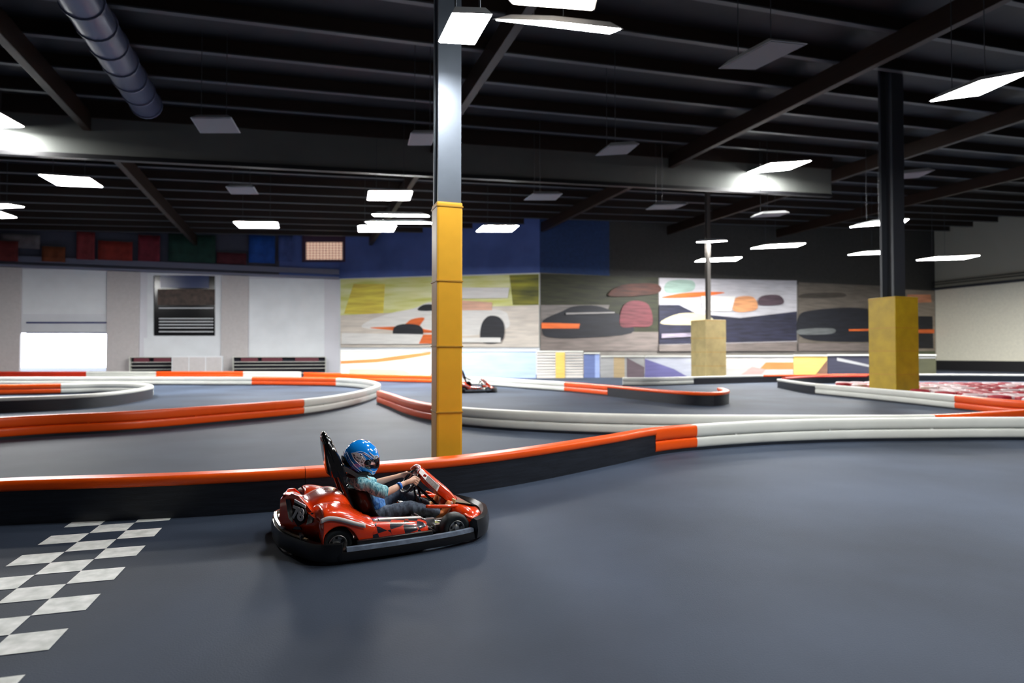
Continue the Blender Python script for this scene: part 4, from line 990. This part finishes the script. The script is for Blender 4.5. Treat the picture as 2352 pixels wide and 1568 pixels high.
# helmet
prof = [(0, .163), (-.06, .152), (-.11, .122), (-.15, .07), (-.166, 0), (-.160, -.07), (-.125, -.118), (-.087, -.142), (-.02, -.150), (.05, -.156), (.114, -.172), (.145, -.13), (.158, -.10), (.166, -.02), (.153, .041), (.135, .08), (.104, .112), (.055, .148)]
pa = sorted([(math.atan2(z, x), math.hypot(x, z)) for x, z in prof])
def rad_(t):
    while t > PI: t -= 2*PI
    while t < -PI: t += 2*PI
    A = pa+[(pa[0][0]+2*PI, pa[0][1])]
    if t < pa[0][0]: t += 2*PI
    for (a0, r0), (a1, r1) in zip(A, A[1:]):
        if a0 <= t <= a1:
            f_ = (t-a0)/(a1-a0); f_ = f_*f_*(3-2*f_)*.5+f_*.5; return r0+(r1-r0)*f_
    return .16
WY = .132
def hp(t, ph, k=1): r = rad_(t)*k; return HC+Vector((r*math.cos(t)*math.cos(ph), WY*k*math.sin(ph), r*math.sin(t)*math.cos(ph)))
def hside(x, z, s, k=1.012):
    t = math.atan2(z, x); q = min(.985, math.hypot(x, z)/rad_(t)); ph = math.acos(q); return HC+Vector((x*1.0, s*WY*k*math.sin(ph), z))+Vector((math.cos(t)*q, 0, math.sin(t)*q))*.002
def helmet_mesh(k, keep):
    b = bmesh.new(); NT, NP = 144, 72; g = {}
    for i in range(NT):
        for j in range(1, NP): g[i, j] = b.verts.new(hp(2*PI*i/NT, -PI/2+PI*j/NP, k))
    for i in range(NT):
        for j in range(1, NP-1):
            q = [g[i, j], g[(i+1) % NT, j], g[(i+1) % NT, j+1], g[i, j+1]]; c = sum((v.co for v in q), Vector())/4-HC
            if keep(c): b.faces.new(q)
    for s in (1, NP-1):
        vs_ = [g[i, s] for i in range(NT)]
        c = b.verts.new(hp(0, PI/2 if s > 1 else -PI/2, k))
        for i in range(NT): b.faces.new((vs_[i], vs_[(i+1) % NT], c))
    bmesh.ops.delete(b, geom=[v for v in b.verts if not v.link_faces], context='VERTS'); return b
def in_visor(c, m=0):
    top = -.012+(c.x-.03)*.03+m; bot = -.085-(c.x-.03)*.17-m
    xl = .004-m*1.2; rr_ = ((c.z+.045)/.055)
    if abs(c.y) > .09: xl += .028*rr_*rr_
    return c.x > xl and bot < c.z < top
def open_bottom(c): return c.z < -.125 and c.x < .075 and math.hypot(c.x+.02, c.y*1.1) < .105
M_helm = mat('blue_helmet_shell', (.008, .31, 1), .12, coat=1)
b = helmet_mesh(1, lambda c: not in_visor(c, -.004) and not open_bottom(c)); H_ = new('helmet', b, M_helm, P, smooth=True); sd = H_.modifiers.new('s', 'SOLIDIFY'); sd.thickness = .012; sd.offset = -1
b = helmet_mesh(1.012, lambda c: in_visor(c, .004)); [b.faces.remove(f_) for f_ in list(b.faces) if len(f_.verts) == 3]; bmesh.ops.delete(b, geom=[v for v in b.verts if not v.link_faces], context='VERTS')
M_vis = bpy.data.materials.new('smoked_visor'); M_vis.use_nodes = True; nt = M_vis.node_tree; nt.nodes.clear()
oo = nt.nodes.new('ShaderNodeOutputMaterial'); m1 = nt.nodes.new('ShaderNodeMixShader'); tr = nt.nodes.new('ShaderNodeBsdfTransparent'); tr.inputs[0].default_value = (.35, .33, .34, 1); gl = nt.nodes.new('ShaderNodeBsdfGlossy'); gl.inputs['Roughness'].default_value = .05; fr_ = nt.nodes.new('ShaderNodeFresnel'); fr_.inputs[0].default_value = 1.6
nt.links.new(fr_.outputs[0], m1.inputs[0]); nt.links.new(tr.outputs[0], m1.inputs[1]); nt.links.new(gl.outputs[0], m1.inputs[2]); nt.links.new(m1.outputs[0], oo.inputs[0])
vz = new('visor', b, M_vis, H_, smooth=True)
# black surround plates, lower trim and rear vent
def side_patch(name, pts, m, k=1.016, th=.0025, both=True, par=H_, fine=3):
    for s in ((-1, 1) if both else (-1,)):
        b = bmesh.new(); S2 = spline([Vector((x, 0, z)) for x, z in pts], fine, closed=True)
        cx = sum(p.x for p in S2)/len(S2); cz = sum(p.z for p in S2)/len(S2); rings = []
        for q in (0, .25, .5, .75, 1): rings.append([b.verts.new(hside(cx+(p.x-cx)*q, cz+(p.z-cz)*q, s, k)) for p in S2] if q else None)
        c = b.verts.new(hside(cx, cz, s, k)); n_ = len(S2)
        for i in range(n_): b.faces.new((c, rings[1][i], rings[1][(i+1) % n_]))
        for a1, a2 in zip(rings[1:], rings[2:]):
            for i in range(n_): b.faces.new((a1[i], a1[(i+1) % n_], a2[(i+1) % n_], a2[i]))
        o = new(name, b, m, par, smooth=True); sd = o.modifiers.new('s', 'SOLIDIFY'); sd.thickness = th; sd.offset = 0
def side_line(name, pts, m, w=.0035, k=1.02):
    for s in (-1, 1):
        b = bmesh.new(); S2 = spline([Vector((x, 0, z)) for x, z in pts], 5); n_ = len(S2)
        tube(b, [hside(p.x, p.z, s, k) for p in S2], [w*(.35+.65*math.sin(PI*(i+.3)/(n_-.4))) for i in range(n_)], 8); new(name, b, m, H_, smooth=True)
sc_ = lambda L: [((x-707)/1692-.018, (440-y)/1692) for x, y in L]
M_silver = mat('silver_helmet_print', (.05, .055, .06), .25, col2=(.72, .76, .8), vscale=75, contrast=(.42, .52), coat=.6)
M_sil2 = mat('silver_helmet_line', (.62, .72, .82), .2, coat=.6); M_navyh = mat('deep_blue_helmet_print', (.003, .05, .38), .15, coat=1)
side_patch('helmet_print', sc_([(550, 348), (620, 345), (690, 385), (740, 440), (752, 490), (750, 560), (715, 560), (640, 490), (580, 420)]), M_silver, 1.014)
side_patch('helmet_print', sc_([(800, 338), (850, 378), (905, 405), (955, 415), (968, 452), (915, 456), (870, 430)]), M_silver, 1.014)
for L in ([(470, 320), (500, 430), (560, 540), (640, 620), (740, 690)], [(490, 330), (530, 440), (590, 530), (670, 610), (760, 680)], [(610, 325), (700, 330), (780, 375), (850, 430), (905, 462)], [(640, 345), (720, 360), (790, 405), (840, 455)], [(545, 345), (575, 420), (640, 500), (735, 575)], [(545, 345), (620, 340), (695, 375), (755, 450)], [(480, 380), (520, 490), (580, 580), (660, 650), (690, 675)], [(800, 335), (850, 385), (910, 445)], [(760, 575), (830, 620), (900, 660), (950, 650)], [(860, 640), (890, 690), (910, 720)]):
    side_line('helmet_line', sc_(L), M_sil2)
side_line('helmet_line', sc_([(475, 350), (510, 460), (570, 560), (650, 635), (720, 690)]), M_navyh, .006)
side_patch('helmet_vent', sc_([(440, 400), (470, 420), (510, 500), (560, 575), (520, 560), (470, 530), (440, 480)]), M_gloss, 1.012)
side_patch('helmet_vent', sc_([(560, 590), (620, 610), (690, 665), (650, 670), (590, 635)]), mat('plum_print', (.12, .02, .04), .3, var=.5, vscale=60), 1.012)
side_patch('visor_hinge', sc_([(732, 478), (780, 450), (830, 466), (820, 540), (840, 600), (790, 592), (745, 560)]), M_gloss, 1.03, .004)
side_patch('visor_hinge', sc_([(890, 470), (975, 450), (978, 485), (930, 520), (900, 515)]), M_gloss, 1.03, .003)
side_patch('chin_vent', sc_([(745, 690), (800, 655), (860, 690), (890, 725), (820, 715)]), M_gloss, 1.012)
for s in (-1, 1):
    b = bmesh.new(); [ball(b, hside((x-707)/1692-.018, (440-y)/1692, s, 1.05), .004, seg=8) for x, y in ((785, 480), (797, 500), (800, 530), (806, 575))]; new('hinge_screw', b, M_chrome, H_, smooth=True)
# neck roll between helmet and shirt
bm = bmesh.new(); tube(bm, [HC+Vector((-.03+.085*math.cos(t), .085*math.sin(t), -.145+.012*math.cos(t))) for t in [2*PI*k/24 for k in range(24)]], .022, 10, closed=True); new('neck_roll', bm, mat('black_padding', (.01, .01, .012), .8), P, smooth=True)
